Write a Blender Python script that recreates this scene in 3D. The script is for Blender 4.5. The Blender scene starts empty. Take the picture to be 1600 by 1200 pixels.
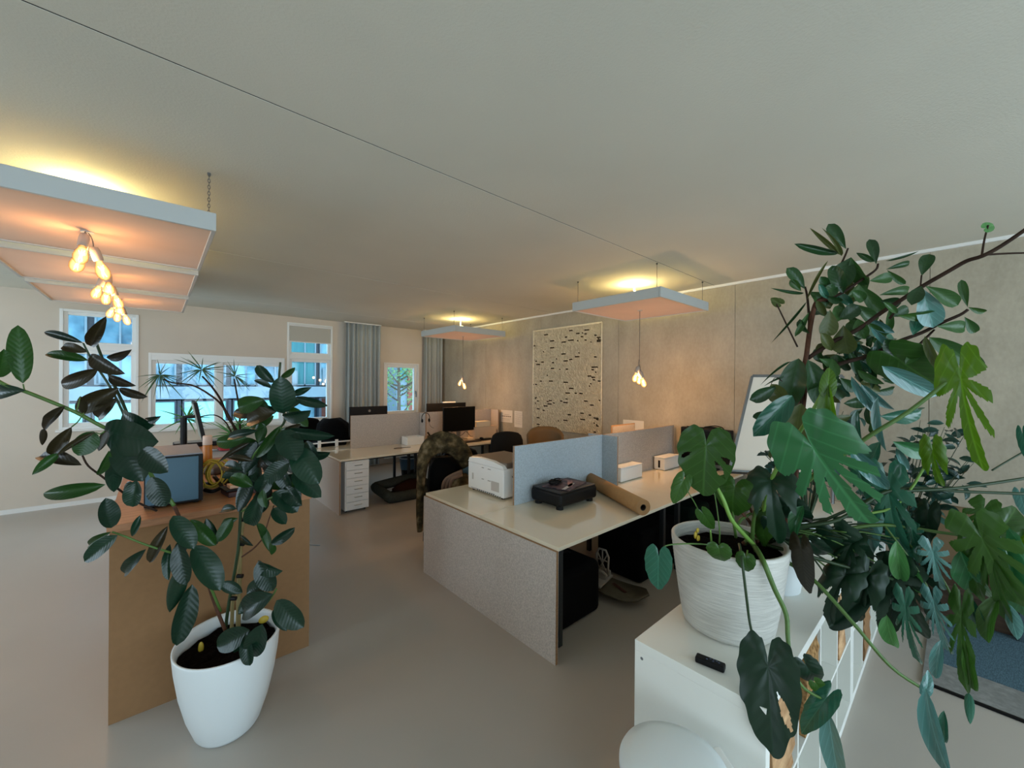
import bpy, bmesh, math, random
from mathutils import Vector, Matrix
random.seed(7)
C = bpy.context.scene.collection
SC = bpy.context.scene
PI = math.pi
# ------------------------------------------------------------------ camera
FPX = 623.57
CF = Vector((0.6653691, 0.7465136, -0.0011853))
CR = Vector((0.7465013, -0.6653470, 0.0070108))
CU = Vector((-0.0044451, 0.0055496, 0.9999747))
CO = Vector((0, 0, 1.754))
cd = bpy.data.cameras.new('camera'); cam = bpy.data.objects.new('camera', cd); C.objects.link(cam)
cd.sensor_width = 36; cd.lens = 36 * FPX / 1600; cd.clip_start = 0.05; cd.clip_end = 300
m = Matrix((CR, CU, -CF)).transposed().to_4x4(); m.translation = CO
cam.matrix_world = m
SC.camera = cam
# ------------------------------------------------------------------ world, exposure
w = bpy.data.worlds.new('world'); SC.world = w; w.use_nodes = True
wn = w.node_tree; wn.nodes.clear()
wo = wn.nodes.new('ShaderNodeOutputWorld'); wb = wn.nodes.new('ShaderNodeBackground')
tc = wn.nodes.new('ShaderNodeTexCoord'); sp = wn.nodes.new('ShaderNodeSeparateXYZ'); cr = wn.nodes.new('ShaderNodeValToRGB')
nz = wn.nodes.new('ShaderNodeTexNoise'); nz.inputs['Scale'].default_value = 2.5; nz.inputs['Detail'].default_value = 5
mx = wn.nodes.new('ShaderNodeMixRGB'); mx.blend_type = 'SOFT_LIGHT'; mx.inputs[0].default_value = 0.5
cr.color_ramp.elements[0].position = 0.0; cr.color_ramp.elements[0].color = (0.64, 0.80, 0.93, 1)
cr.color_ramp.elements[1].position = 0.6; cr.color_ramp.elements[1].color = (0.60, 0.80, 0.98, 1)
L = wn.links.new
L(tc.outputs['Generated'], sp.inputs[0]); L(sp.outputs['Z'], cr.inputs[0]); L(tc.outputs['Generated'], nz.inputs['Vector'])
L(cr.outputs[0], mx.inputs[1]); L(nz.outputs['Fac'], mx.inputs[2]); L(mx.outputs[0], wb.inputs['Color']); L(wb.outputs[0], wo.inputs[0])
WORLD_STRENGTH = 3.0
wb.inputs['Strength'].default_value = WORLD_STRENGTH
SC.view_settings.view_transform = 'Standard'; SC.view_settings.look = 'None'
SC.view_settings.gamma = 1.0; SC.view_settings.use_curve_mapping = False
SC.view_settings.exposure = 1.08
SC.cycles.max_bounces = 10; SC.cycles.diffuse_bounces = 6; SC.cycles.transparent_max_bounces = 16
SC.cycles.use_denoising = True
# daylight portals in the window openings (sampling aids of the sky light)
def portal(loc, rot, sx, sy):
    l = bpy.data.lights.new('window_portal', 'AREA'); l.shape = 'RECTANGLE'; l.size = sx; l.size_y = sy
    l.cycles.is_portal = True
    o = bpy.data.objects.new('window_portal', l); C.objects.link(o); o.location = loc; o.rotation_euler = rot
portal((0.6, -3.28, 1.5), (PI / 2, 0, 0), 8.4, 2.25)      # rear window band, facing into the room
portal((0.8, 8.3, 1.7), (-PI / 2, 0, 0), 7.8, 2.2)
portal((-3.88, 5.05, 1.75), (0, -PI / 2, 0), 1.7, 5.7)
# warm light of each pendant cluster and of each ceiling spot
WARM = (1.0, 0.53, 0.23); SPOT = (1.0, 0.90, 0.42)
PENDANTS = [(-.306, 3.42, 2.44), (-.306, 4.71, 2.44), (-.306, 6.02, 2.44), (4.26, 2.52, 1.80), (4.26, 6.16, 1.74)]
for p in PENDANTS:
    l = bpy.data.lights.new('bulb_light', 'POINT'); l.energy = 6.2 if p[0] < 0 else 21; l.color = WARM; l.shadow_soft_size = 0.06
    o = bpy.data.objects.new('bulb_light', l); C.objects.link(o); o.location = p
SPOTS = [(-.33, 3.60, 2.86), (-.306, 4.9, 2.86), (4.30, 2.62, 2.86), (4.30, 6.30, 2.86)]
for p in SPOTS:
    l = bpy.data.lights.new('spot_light', 'POINT'); l.energy = 8 if p[0] < 0 else 11; l.color = SPOT; l.shadow_soft_size = 0.03
    o = bpy.data.objects.new('spot_light', l); C.objects.link(o); o.location = (p[0], p[1], 2.862)

# ------------------------------------------------------------------ helpers
def ray(x, y): return CF + CR * ((x - 800) / FPX) - CU * ((y - 600) / FPX)
def at(x, y, D=None, X=None, Y=None, Z=None):
    d = ray(x, y)
    if X is not None: t = X / d.x
    elif Y is not None: t = Y / d.y
    elif Z is not None: t = (Z - CO.z) / d.z
    else: t = D
    return CO + d * t
def hexc(h):
    r = [int(h[i:i + 2], 16) / 255 for i in (0, 2, 4)]
    return tuple((c / 12.92 if c <= .04045 else ((c + .055) / 1.055) ** 2.4) for c in r) + (1,)
MATS = {}
def mat(name, col, rough=.6, spec=.5, metal=0, noise=0, nscale=20, col2=None, bump=0, bscale=60, stretch=None, emit=0, ecol=None, sheen=0, obj=False, coat=0, trans=0):
    if name in MATS: return MATS[name]
    mt = bpy.data.materials.new(name); MATS[name] = mt; mt.use_nodes = True
    nt = mt.node_tree; b = nt.nodes['Principled BSDF']
    c = hexc(col) if isinstance(col, str) else col
    b.inputs['Base Color'].default_value = c; b.inputs['Roughness'].default_value = rough
    b.inputs['Specular IOR Level'].default_value = spec; b.inputs['Metallic'].default_value = metal
    if coat: b.inputs['Coat Weight'].default_value = coat; b.inputs['Coat Roughness'].default_value = .08
    if sheen: b.inputs['Sheen Weight'].default_value = sheen
    if trans: b.inputs['Transmission Weight'].default_value = trans
    if noise or bump:
        t = nt.nodes.new('ShaderNodeTexCoord'); mp = nt.nodes.new('ShaderNodeMapping')
        nt.links.new(t.outputs['Object'], mp.inputs[0])
        if stretch: mp.inputs['Scale'].default_value = stretch
    if noise:
        n = nt.nodes.new('ShaderNodeTexNoise'); n.inputs['Scale'].default_value = nscale; n.inputs['Detail'].default_value = 6
        r = nt.nodes.new('ShaderNodeValToRGB'); c2 = hexc(col2) if col2 else tuple(x * (1 - noise) for x in c[:3]) + (1,)
        r.color_ramp.elements[0].position = .35; r.color_ramp.elements[0].color = c2
        r.color_ramp.elements[1].position = .68; r.color_ramp.elements[1].color = c
        nt.links.new(mp.outputs[0], n.inputs['Vector']); nt.links.new(n.outputs['Fac'], r.inputs[0]); nt.links.new(r.outputs[0], b.inputs['Base Color'])
    if bump:
        n2 = nt.nodes.new('ShaderNodeTexNoise'); n2.inputs['Scale'].default_value = bscale; n2.inputs['Detail'].default_value = 4
        bu = nt.nodes.new('ShaderNodeBump'); bu.inputs['Strength'].default_value = bump; bu.inputs['Distance'].default_value = .01
        nt.links.new(mp.outputs[0], n2.inputs['Vector']); nt.links.new(n2.outputs['Fac'], bu.inputs['Height']); nt.links.new(bu.outputs[0], b.inputs['Normal'])
    if emit:
        b.inputs['Emission Color'].default_value = hexc(ecol) if isinstance(ecol, str) else (ecol or c); b.inputs['Emission Strength'].default_value = emit
    return mt
class MB:
    def __init__(s): s.v = []; s.f = []; s.mi = []; s.cur = 0
    def add(s, vs, fs):
        o = len(s.v); s.v += [tuple(v) for v in vs]; s.f += [tuple(i + o for i in f) for f in fs]; s.mi += [s.cur] * len(fs); return s
    def box(s, x0, x1, y0, y1, z0, z1):
        if x0 > x1: x0, x1 = x1, x0
        if y0 > y1: y0, y1 = y1, y0
        if z0 > z1: z0, z1 = z1, z0
        v = [(x0, y0, z0), (x1, y0, z0), (x1, y1, z0), (x0, y1, z0), (x0, y0, z1), (x1, y0, z1), (x1, y1, z1), (x0, y1, z1)]
        return s.add(v, [(0, 3, 2, 1), (4, 5, 6, 7), (0, 1, 5, 4), (1, 2, 6, 5), (2, 3, 7, 6), (3, 0, 4, 7)])
    def obox(s, c, dx, dy, dz, hx, hy, hz):
        c = Vector(c); v = []
        for k in (-1, 1):
            for a, b in ((-1, -1), (1, -1), (1, 1), (-1, 1)): v.append(c + dx * hx * a + dy * hy * b + dz * hz * k)
        return s.add(v, [(0, 3, 2, 1), (4, 5, 6, 7), (0, 1, 5, 4), (1, 2, 6, 5), (2, 3, 7, 6), (3, 0, 4, 7)])
    def tube(s, pts, r, n=8, cap=True):
        pts = [Vector(p) for p in pts]; rs = r if isinstance(r, (list, tuple)) else [r] * len(pts)
        vs = []; fs = []; ref = None
        for i, p in enumerate(pts):
            t = (pts[min(i + 1, len(pts) - 1)] - pts[max(i - 1, 0)])
            if t.length < 1e-9: t = Vector((0, 0, 1))
            t.normalize()
            if ref is None: ref = Vector((1, 0, 0)) if abs(t.x) < .8 else Vector((0, 1, 0))
            a = (ref - t * ref.dot(t))
            if a.length < 1e-6: a = t.orthogonal()
            a.normalize(); ref = a; b = t.cross(a)
            for k in range(n): vs.append(p + (a * math.cos(2 * PI * k / n) + b * math.sin(2 * PI * k / n)) * rs[i])
        for i in range(len(pts) - 1):
            for k in range(n):
                k2 = (k + 1) % n; fs.append((i * n + k, i * n + k2, (i + 1) * n + k2, (i + 1) * n + k))
        if cap: fs.append(tuple(range(n - 1, -1, -1))); fs.append(tuple((len(pts) - 1) * n + k for k in range(n)))
        return s.add(vs, fs)
    def cyl(s, c, r, z0, z1, n=24): return s.tube([(c[0], c[1], z0), (c[0], c[1], z1)], r, n)
    def lathe(s, c, prof, n=40, sx=1, sy=1, cap=True, rot=0):
        vs = []; fs = []
        for r, z in prof:
            for k in range(n):
                x = r * sx * math.cos(2 * PI * k / n); y = r * sy * math.sin(2 * PI * k / n)
                vs.append((c[0] + x * math.cos(rot) - y * math.sin(rot), c[1] + x * math.sin(rot) + y * math.cos(rot), c[2] + z))
        m_ = len(prof)
        for i in range(m_ - 1):
            for k in range(n):
                k2 = (k + 1) % n; fs.append((i * n + k, i * n + k2, (i + 1) * n + k2, (i + 1) * n + k))
        if cap: fs.append(tuple(range(n - 1, -1, -1))); fs.append(tuple((m_ - 1) * n + k for k in range(n)))
        return s.add(vs, fs)
    def ell(s, c, rx, ry, rz, n=12, m_=8, R=None):
        vs = []; fs = []; c = Vector(c)
        for i in range(m_ + 1):
            th = PI * i / m_
            for k in range(n):
                q = Vector((rx * math.sin(th) * math.cos(2 * PI * k / n), ry * math.sin(th) * math.sin(2 * PI * k / n), rz * math.cos(th)))
                vs.append(c + (R @ q if R else q))
        for i in range(m_):
            for k in range(n):
                k2 = (k + 1) % n; fs.append((i * n + k, (i + 1) * n + k, (i + 1) * n + k2, i * n + k2))
        return s.add(vs, fs)
    def build(s, name, mats, parent=None, smooth=False, bevel=0, seg=2, label=None, kind=None):
        me = bpy.data.meshes.new(name); me.from_pydata(s.v, [], s.f)
        if not isinstance(mats, (list, tuple)): mats = [mats]
        for mm in mats: me.materials.append(mm)
        if len(mats) > 1: me.polygons.foreach_set('material_index', s.mi)
        if smooth: me.polygons.foreach_set('use_smooth', [True] * len(me.polygons))
        me.update()
        o = bpy.data.objects.new(name, me); C.objects.link(o)
        if parent is not None:
            o.parent = parent; o.matrix_parent_inverse = wmat(parent).inverted()
        if bevel:
            b = o.modifiers.new('bevel', 'BEVEL'); b.width = bevel; b.segments = seg; b.limit_method = 'ANGLE'; b.angle_limit = .6
            for p in me.polygons: p.use_smooth = True
            wn_ = o.modifiers.new('wn', 'WEIGHTED_NORMAL')
        if label: o['label'] = label
        if kind: o['kind'] = kind
        return o
def wmat(o):
    mm = o.matrix_basis.copy(); p = o.parent; inv = o.matrix_parent_inverse
    return (wmat(p) @ inv @ mm) if p else mm
def thing(name, label, cat, loc=(0, 0, 0), group=None):
    o = bpy.data.objects.new(name, None); C.objects.link(o); o.empty_display_size = .1
    o.location = loc; o['label'] = label; o['category'] = cat
    if group: o['group'] = group
    return o
def tag(o, label, cat, group=None):
    o['label'] = label; o['category'] = cat
    if group: o['group'] = group
    return o
def struct(o): o['kind'] = 'structure'; return o
def bez(p0, p1, p2, n=10):
    p0, p1, p2 = Vector(p0), Vector(p1), Vector(p2)
    return [(1 - t) ** 2 * p0 + 2 * t * (1 - t) * p1 + t * t * p2 for t in [i / n for i in range(n + 1)]]
def smoothpath(pts, sub=4):
    pts = [Vector(p) for p in pts]; out = []
    for i in range(len(pts) - 1):
        a = pts[max(i - 1, 0)]; b = pts[i]; c = pts[i + 1]; d = pts[min(i + 2, len(pts) - 1)]
        for k in range(sub):
            t = k / sub
            out.append(.5 * ((2 * b) + (c - a) * t + (2 * a - 5 * b + 4 * c - d) * t * t + (3 * b - a - 3 * c + d) * t ** 3))
    out.append(pts[-1]); return out

# ------------------------------------------------------------------ materials
M_ceil = mat('ceiling_plaster', 'cfcdbf', .9, .2, noise=.05, nscale=1.2, bump=.15, bscale=90)
M_wall = mat('wall_plaster', 'cbc1b3', .9, .2, noise=.04, nscale=2)
M_white = mat('white_lacquer', 'e6e6e2', .35, .5)
M_whitem = mat('white_matte', 'dedfdc', .55, .4)
M_frame = mat('window_frame_white', 'dfe2e0', .4, .5)
M_felt = mat('grey_felt', 'c6bcb2', .95, .1, noise=.3, nscale=110, bump=.4, bscale=160, sheen=.3)
M_feltb = mat('blue_grey_felt', 'b3bfc6', .95, .1, noise=.22, nscale=110, bump=.4, bscale=160, sheen=.3)
M_ply = mat('plywood_edge', 'a07c58', .6, .3, noise=.25, nscale=10, stretch=(1, 1, 12))
M_glossy = mat('glossy_white_top', 'e2d8c0', .09, .55, coat=.5)
M_black = mat('black_plastic', '070708', .5, .25)
M_blackm = mat('black_fabric', '08080a', .95, .15, noise=.3, nscale=60)
M_screen = mat('black_screen', '020202', .3, .2)
M_metal = mat('brushed_metal', '8c8f92', .35, .5, metal=.9)
M_leg = mat('desk_leg_metal', '2e3336', .4, .5, metal=.3)
M_chrome = mat('chrome', 'c9cbcc', .15, .5, metal=1)
M_wood = mat('oak_board', 'a9774f', .45, .4, noise=.25, nscale=6, stretch=(1, 10, 10), col2='8d5f3c')
M_mdf = mat('brown_hardboard', '8a6847', .8, .2, noise=.06, nscale=30)
M_cardb = mat('kraft_paper', 'a98053', .75, .25, noise=.08, nscale=30)
M_soil = mat('potting_soil', '140e0a', 1, .05, noise=.6, nscale=70, bump=1, bscale=80)
M_potw = mat('white_pot_plastic', 'd6dcdc', .38, .5)
M_paper = mat('white_paper', 'd8d2c4', .8, .2)

# floor: poured resin, soft mottling and a low satin gloss
M_floor = mat('poured_resin_floor', 'ada59b', .36, .42, noise=.06, nscale=1.1, bump=.03, bscale=7)
# cast concrete wall: stretched vertical staining
def concrete():
    mt = bpy.data.materials.new('cast_concrete'); mt.use_nodes = True; nt = mt.node_tree; b = nt.nodes['Principled BSDF']
    b.inputs['Roughness'].default_value = .85; b.inputs['Specular IOR Level'].default_value = .2
    t = nt.nodes.new('ShaderNodeTexCoord')
    def nzs(sc, st, det=6):
        mp = nt.nodes.new('ShaderNodeMapping'); mp.inputs['Scale'].default_value = st; nt.links.new(t.outputs['Object'], mp.inputs[0])
        n = nt.nodes.new('ShaderNodeTexNoise'); n.inputs['Scale'].default_value = sc; n.inputs['Detail'].default_value = det; nt.links.new(mp.outputs[0], n.inputs['Vector']); return n
    a = nzs(3, (1, 1.6, .45)); f = nzs(34, (1, 1.2, .7)); g = nzs(3.2, (1, 1, 1), 8)
    r = nt.nodes.new('ShaderNodeValToRGB'); r.color_ramp.elements[0].position = .3; r.color_ramp.elements[0].color = hexc('958e7d')
    r.color_ramp.elements[1].position = .75; r.color_ramp.elements[1].color = hexc('b6ae9c')
    m1 = nt.nodes.new('ShaderNodeMath'); m1.operation = 'MULTIPLY_ADD'; m1.inputs[1].default_value = .4
    m2 = nt.nodes.new('ShaderNodeMath'); m2.operation = 'MULTIPLY_ADD'; m2.inputs[1].default_value = .3
    m3 = nt.nodes.new('ShaderNodeMath'); m3.operation = 'MULTIPLY'; m3.inputs[1].default_value = .3
    nt.links.new(g.outputs['Fac'], m3.inputs[0]); nt.links.new(f.outputs['Fac'], m2.inputs[0]); nt.links.new(m3.outputs[0], m2.inputs[2])
    nt.links.new(a.outputs['Fac'], m1.inputs[0]); nt.links.new(m2.outputs[0], m1.inputs[2]); nt.links.new(m1.outputs[0], r.inputs[0]); nt.links.new(r.outputs[0], b.inputs['Base Color'])
    bu = nt.nodes.new('ShaderNodeBump'); bu.inputs['Strength'].default_value = .12; bu.inputs['Distance'].default_value = .006
    nt.links.new(f.outputs['Fac'], bu.inputs['Height']); nt.links.new(bu.outputs[0], b.inputs['Normal'])
    return mt
M_conc = concrete()
def glassmat(name, tint=(1, 1, 1, 1), refl=.08):
    mt = bpy.data.materials.new(name); mt.use_nodes = True; nt = mt.node_tree; nt.nodes.clear()
    o = nt.nodes.new('ShaderNodeOutputMaterial'); tr = nt.nodes.new('ShaderNodeBsdfTransparent'); tr.inputs[0].default_value = tint
    gl = nt.nodes.new('ShaderNodeBsdfGlossy'); gl.inputs['Roughness'].default_value = .03
    lw = nt.nodes.new('ShaderNodeLayerWeight'); lw.inputs['Blend'].default_value = .15
    ma = nt.nodes.new('ShaderNodeMath'); ma.operation = 'MULTIPLY_ADD'; ma.inputs[1].default_value = .6; ma.inputs[2].default_value = refl
    mx_ = nt.nodes.new('ShaderNodeMixShader')
    nt.links.new(lw.outputs['Fresnel'], ma.inputs[0]); nt.links.new(ma.outputs[0], mx_.inputs[0])
    nt.links.new(tr.outputs[0], mx_.inputs[1]); nt.links.new(gl.outputs[0], mx_.inputs[2]); nt.links.new(mx_.outputs[0], o.inputs[0]); return mt
M_glass = glassmat('window_glass', (.9, .97, 1, 1), .02)

# ================================================================== SETTING
H, XC, YW, XL, YB = 2.967, 5.098, 8.266, -3.9, -3.3
fl = struct(MB().box(XL - .2, XC + .2, YB - .3, YW + .3, -.2, 0).build('floor', M_floor))
ce = struct(MB().box(XL - .2, XC + .2, YB - .3, YW + .3, H + .002, H + .25).build('ceiling', mat('ceiling_joint_shadow', '24231f', .9)))
ys = [YB - .3, -.6, 2.0, 4.62, 7.2, YW + .3]
for a, b in zip(ys[:-1], ys[1:]):
    MB().box(XL - .2, XC + .2, a + .0045, b - .0045, H, H + .02).build('ceiling_slab', M_ceil, ce)
# right wall: cast concrete elements with recessed joints
wr = struct(MB().box(XC + .015, XC + .25, YB - .3, YW + .3, 0, H).build('wall_right', mat('concrete_joint', '958c79', .9)))
js = [YB - .3, -1.41, .18, 1.77, 3.36, 4.95, 6.54, YW + .3]
for a, b in zip(js[:-1], js[1:]):
    o = MB().box(XC, XC + .02, a + .002, b - .002, 0, H).build('concrete_element', M_conc, wr)
    for yy in ((a + .4), (b - .4)):
        for zz in (.55, 1.75):
            pass
struct(MB().box(XC - .022, XC, YB, YW, H - .028, H).build('trim_1', M_whitem))
struct(MB().box(XC - .014, XC, YB, YW, 0, .07).build('baseboard_right', mat('skirting_grey', 'a9a49c', .6)))
# window wall with openings
holes = [(-1.0, -.2, 1.07, 2.75), (-.09, 1.76, 1.0, 2.19), (1.80, 2.60, .98, 2.86), (3.66, 4.50, 1.03, 2.19)]
wb_ = MB(); x = XL - .2
for (a, b, z0, z1) in holes:
    wb_.box(x, a, YW, YW + .3, 0, H); wb_.box(a, b, YW, YW + .3, 0, z0); wb_.box(a, b, YW, YW + .3, z1, H); x = b
wb_.box(x, XC + .015, YW, YW + .3, 0, H)
struct(wb_.build('wall_back', M_wall))
struct(MB().box(XL, 2.72, YW - .012, YW, 0, .06).build('baseboard_back', M_whitem))
lw_ = MB(); lw_.box(XL - .25, XL, YB - .3, YW + .3, 0, .9); lw_.box(XL - .25, XL, YB - .3, YW + .3, 2.6, H)
for a_, b_ in ((YB - .3, 2.2), (3.9, 4.2), (5.9, 6.2), (7.9, YW + .3)): lw_.box(XL - .25, XL, a_, b_, .9, 2.6)
struct(lw_.build('wall_left', M_wall))
# rear wall (behind the camera) with its window band
rb = MB(); rb.box(XL, XC, YB - .3, YB, 0, .4); rb.box(XL, XC, YB - .3, YB, 2.65, H)
rb.box(XL, -3.6, YB - .3, YB, .4, 2.65); rb.box(4.8, XC, YB - .3, YB, .4, 2.65)
for xx in (-1.4, .5, 2.4): rb.box(xx - .05, xx + .05, YB - .3, YB, .4, 2.65)
struct(rb.build('wall_front', M_wall))

def fr(mb, a, b, z0, z1, t, y0, y1):
    mb.box(a, a + t, y0, y1, z0, z1); mb.box(b - t, b, y0, y1, z0, z1); mb.box(a + t, b - t, y0, y1, z0, z0 + t); mb.box(a + t, b - t, y0, y1, z1 - t, z1)
def window(n, hole, sashes, handle=None, proud=.012):
    a, b, z0, z1 = hole
    f = MB(); fr(f, a, b, z0, z1, .035, YW - proud, YW + .12)
    root = struct(f.build('window_%d' % n, M_frame, bevel=.003))
    for (sa, sb, s0, s1, t) in sashes:
        s_ = MB(); fr(s_, sa, sb, s0, s1, t, YW + .03, YW + .10)
        so = s_.build('sash', M_frame, root, bevel=.004)
        MB().box(sa + t, sb - t, YW + .062, YW + .068, s0 + t, s1 - t).build('pane', M_glass, so)
    s = MB().box(a - .03, b + .03, YW - .05, YW + .03, z0 - .03, z0).build('window_sill', M_whitem, root, bevel=.004)
    if handle:
        hx, hz = handle
        h = MB(); h.box(hx - .012, hx + .012, YW + .005, YW + .03, hz - .05, hz + .02); h.box(hx - .008, hx + .008, YW - .02, YW + .008, hz - .12, hz)
        h.build('window_handle', M_metal, root)
    return root
w1 = window(1, holes[0], [(-.97, -.23, 2.26, 2.72, .045), (-.97, -.23, 1.10, 2.19, .055)])
MB().box(-.97, -.23, YW + .0, YW + .11, 2.19, 2.26).build('transom', M_frame, w1)
w2 = window(2, holes[1], [(-.055, .775, 1.03, 2.08, .05), (.80, 1.725, 1.03, 2.08, .05)])
MB().box(-.055, 1.725, YW - .01, YW + .11, 2.08, 2.155).build('transom', M_frame, w2)
MB().box(.745, .83, YW - .005, YW + .11, 1.03, 2.08).build('mullion', M_frame, w2)
w3 = window(3, holes[2], [(1.835, 2.565, 2.27, 2.82, .045), (1.835, 2.565, 1.015, 2.19, .055)])
MB().box(1.835, 2.565, YW - .005, YW + .11, 2.19, 2.27).build('transom', M_frame, w3)
w4 = window(4, holes[3], [(3.695, 4.465, 1.065, 2.155, .065)], handle=(4.43, 1.55))
# roller blind over window 3
rbl = thing('roller_blind', 'pale grey roller blind half lowered over the tall window beside the curtain', 'blind', (2.2, YW - .02, 2.82))
MB().box(1.84, 2.56, YW - .01, YW - .004, 2.515, 2.80).build('blind_fabric', mat('blind_fabric', 'b4b2a8', .9, .1), rbl)
MB().box(1.84, 2.56, YW - .02, YW - .002, 2.50, 2.518).build('bottom_bar', M_whitem, rbl)
MB().tube([(1.83, YW - .02, 2.815), (2.57, YW - .02, 2.815)], .02, 12).build('blind_roller', M_whitem, rbl)

# curtains: pleated cloth
M_curt = mat('blue_grey_curtain', 'a5aba8', .9, .15, noise=.1, nscale=40, stretch=(6, 6, .5), sheen=.3)
def curtain(x0, x1, label, n):
    z1, z0 = H - .02, .04; v = []; f = []; N = n * 12; R = 10
    for j in range(R + 1):
        z = z0 + (z1 - z0) * j / R
        for i in range(N + 1):
            u = i / N; ph = 2 * PI * n * u
            amp = .045 * (.8 + .3 * math.sin(7 * u + 1)) * (1 - .35 * (j / R) ** 6)
            v.append((x0 + (x1 - x0) * u + .012 * math.sin(ph * .5 + j * .15), YW - .13 + amp * math.sin(ph + .3 * math.sin(j * .5 + 5 * u)), z))
    for j in range(R):
        for i in range(N): f.append((j * (N + 1) + i, j * (N + 1) + i + 1, (j + 1) * (N + 1) + i + 1, (j + 1) * (N + 1) + i))
    t = thing('curtain', label, 'curtain', ((x0 + x1) / 2, YW - .13, .04), 'curtains on the window wall')
    mb = MB().add(v, f); o = mb.build('curtain_cloth', M_curt, t, smooth=True)
    so = o.modifiers.new('s', 'SOLIDIFY'); so.thickness = .004
    MB().box(x0 - .02, x1 + .02, YW - .145, YW - .115, H - .02, H - .001).build('curtain_rail', M_whitem, t)
curtain(2.80, 3.52, 'wide blue-grey pleated curtain hanging between the two right-hand windows', 8)
curtain(4.55, 5.03, 'narrow blue-grey pleated curtain hanging in the corner beside the concrete wall', 6)

# ------------------------------------------------------------------ outside: street facades seen through the windows
M_fc = mat('facade_concrete', '62757f', .8, .2, noise=.1, nscale=2)
M_fd = mat('facade_dark_steel', '18222d', .5, .4)
M_fg = mat('frosted_balcony_glass', '6fb3b0', .35, .5)
M_fw = mat('facade_window_glass', '234a5c', .35, .25, noise=.5, nscale=1.2, col2='6895a6')
M_fb = mat('facade_brick', '5c3a32', .9, .1, noise=.3, nscale=6)
M_ft = mat('facade_teal_curtain', '356a70', .7, .2, noise=.3, nscale=3, stretch=(4, 1, .2))
M_glow = mat('street_lamp_glow', 'ffca80', .5, emit=3, ecol='ffb060')
FY = 17.5
bld = thing('apartment_block', 'long blue-grey apartment block with frosted glass balconies across the street', 'building', (4, FY, -6))
MB().box(-8, 7.5, FY + .6, FY + 6, -6, 8).build('block_wall', M_fd, bld)
for k, z in enumerate((-1.9, 1.15, 4.2)):
    MB().box(-8, 7.5, FY, FY + .7, z, z + .42).build('floor_slab', M_fc, bld)
random.seed(3)
xx = -7.8; kk = 0
while xx < 6.3:
    wd = random.choice((.8, 1.0, 1.25)); 
    for z0, z1 in ((-1.4, 1.1), (1.62, 4.1), (4.7, 7.0)):
        if z0 < 0 and xx < 3.4: mt_ = M_fg; yy = FY + .1
        else: mt_ = [M_fw, M_ft, M_fw, M_fb][kk % 4]; yy = FY + .5; kk += 1
        fo = MB(); fr(fo, xx, xx + wd, z0, z1, .05, yy - .02, yy + .1)
        if z0 > 0: fo.box(xx + wd * .55, xx + wd * .55 + .05, yy - .02, yy + .1, z0, z1); fo.box(xx, xx + wd, yy - .02, yy + .1, z0 + .95, z0 + 1.0); fo.box(xx + wd * .1, xx + wd * .3, yy + .06 - .12, yy - .02, z0 + .05, z0 + random.uniform(.3, .9))
        fo = fo.build('window_frame', M_fd if z0 < 0 else M_fc, bld)
        MB().box(xx + .05, xx + wd - .05, yy + .02, yy + .06, z0 + .05, z1 - .05).build('glass_panel', mt_, fo)
    MB().box(xx + wd + .02, xx + wd + .12, FY + .1, FY + .6, -1.4, 1.1).build('post', M_fd, bld)
    if kk % 3 == 0: MB().box(xx + wd, xx + wd + .16, FY + .2, FY + .6, 1.57, 8).build('pilaster', M_fb if kk % 2 else M_fc, bld)
    xx += wd + .16
for (px, py) in ((500, 594), (505, 600), (490, 590)):
    MB().ell(at(px, py, Y=FY - .1), .045, .045, .045).build('balcony_lamp', M_glow, bld, smooth=True)
bl2 = thing('brick_house', 'red brick house with dark windows behind the tree outside the small window', 'building', (9.5, 15.5, -6))
MB().box(8.0, 13, 15.6, 20, -6, 7).build('brick_wall', mat('house_brick', '7a4a40', .9, .1, noise=.35, nscale=12, stretch=(1, 1, 3)), bl2)
for xx in (8.5, 10.0, 11.5):
    for z in (-1.5, .8, 3.2):
        f_ = MB(); fr(f_, xx, xx + .8, z, z + 1.5, .06, 15.54, 15.66); f_ = f_.build('window_frame', M_white, bl2)
        MB().box(xx + .06, xx + .74, 15.57, 15.61, z + .06, z + 1.44).build('pane', M_fw, f_)
MB().box(7.52, 8.0, 15.7, 20, -6, 8).build('rear_wing', M_fc, bl2)
for z in (-1.2, 1.9): MB().box(7.55, 7.97, 15.66, 15.72, z, z + 1.6).build('wing_window', M_ft, bl2)
MB().box(7.52, 8.0, 15.6, 15.7, .5, .75).build('wing_slab', M_fc, bl2)
st = tag(MB().box(-40, 40, 9, 60, -6.2, -6).build('street', mat('street_asphalt', 'a4abb0', .9)), 'grey street far below the windows', 'street'); st['kind'] = 'structure'
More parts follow.
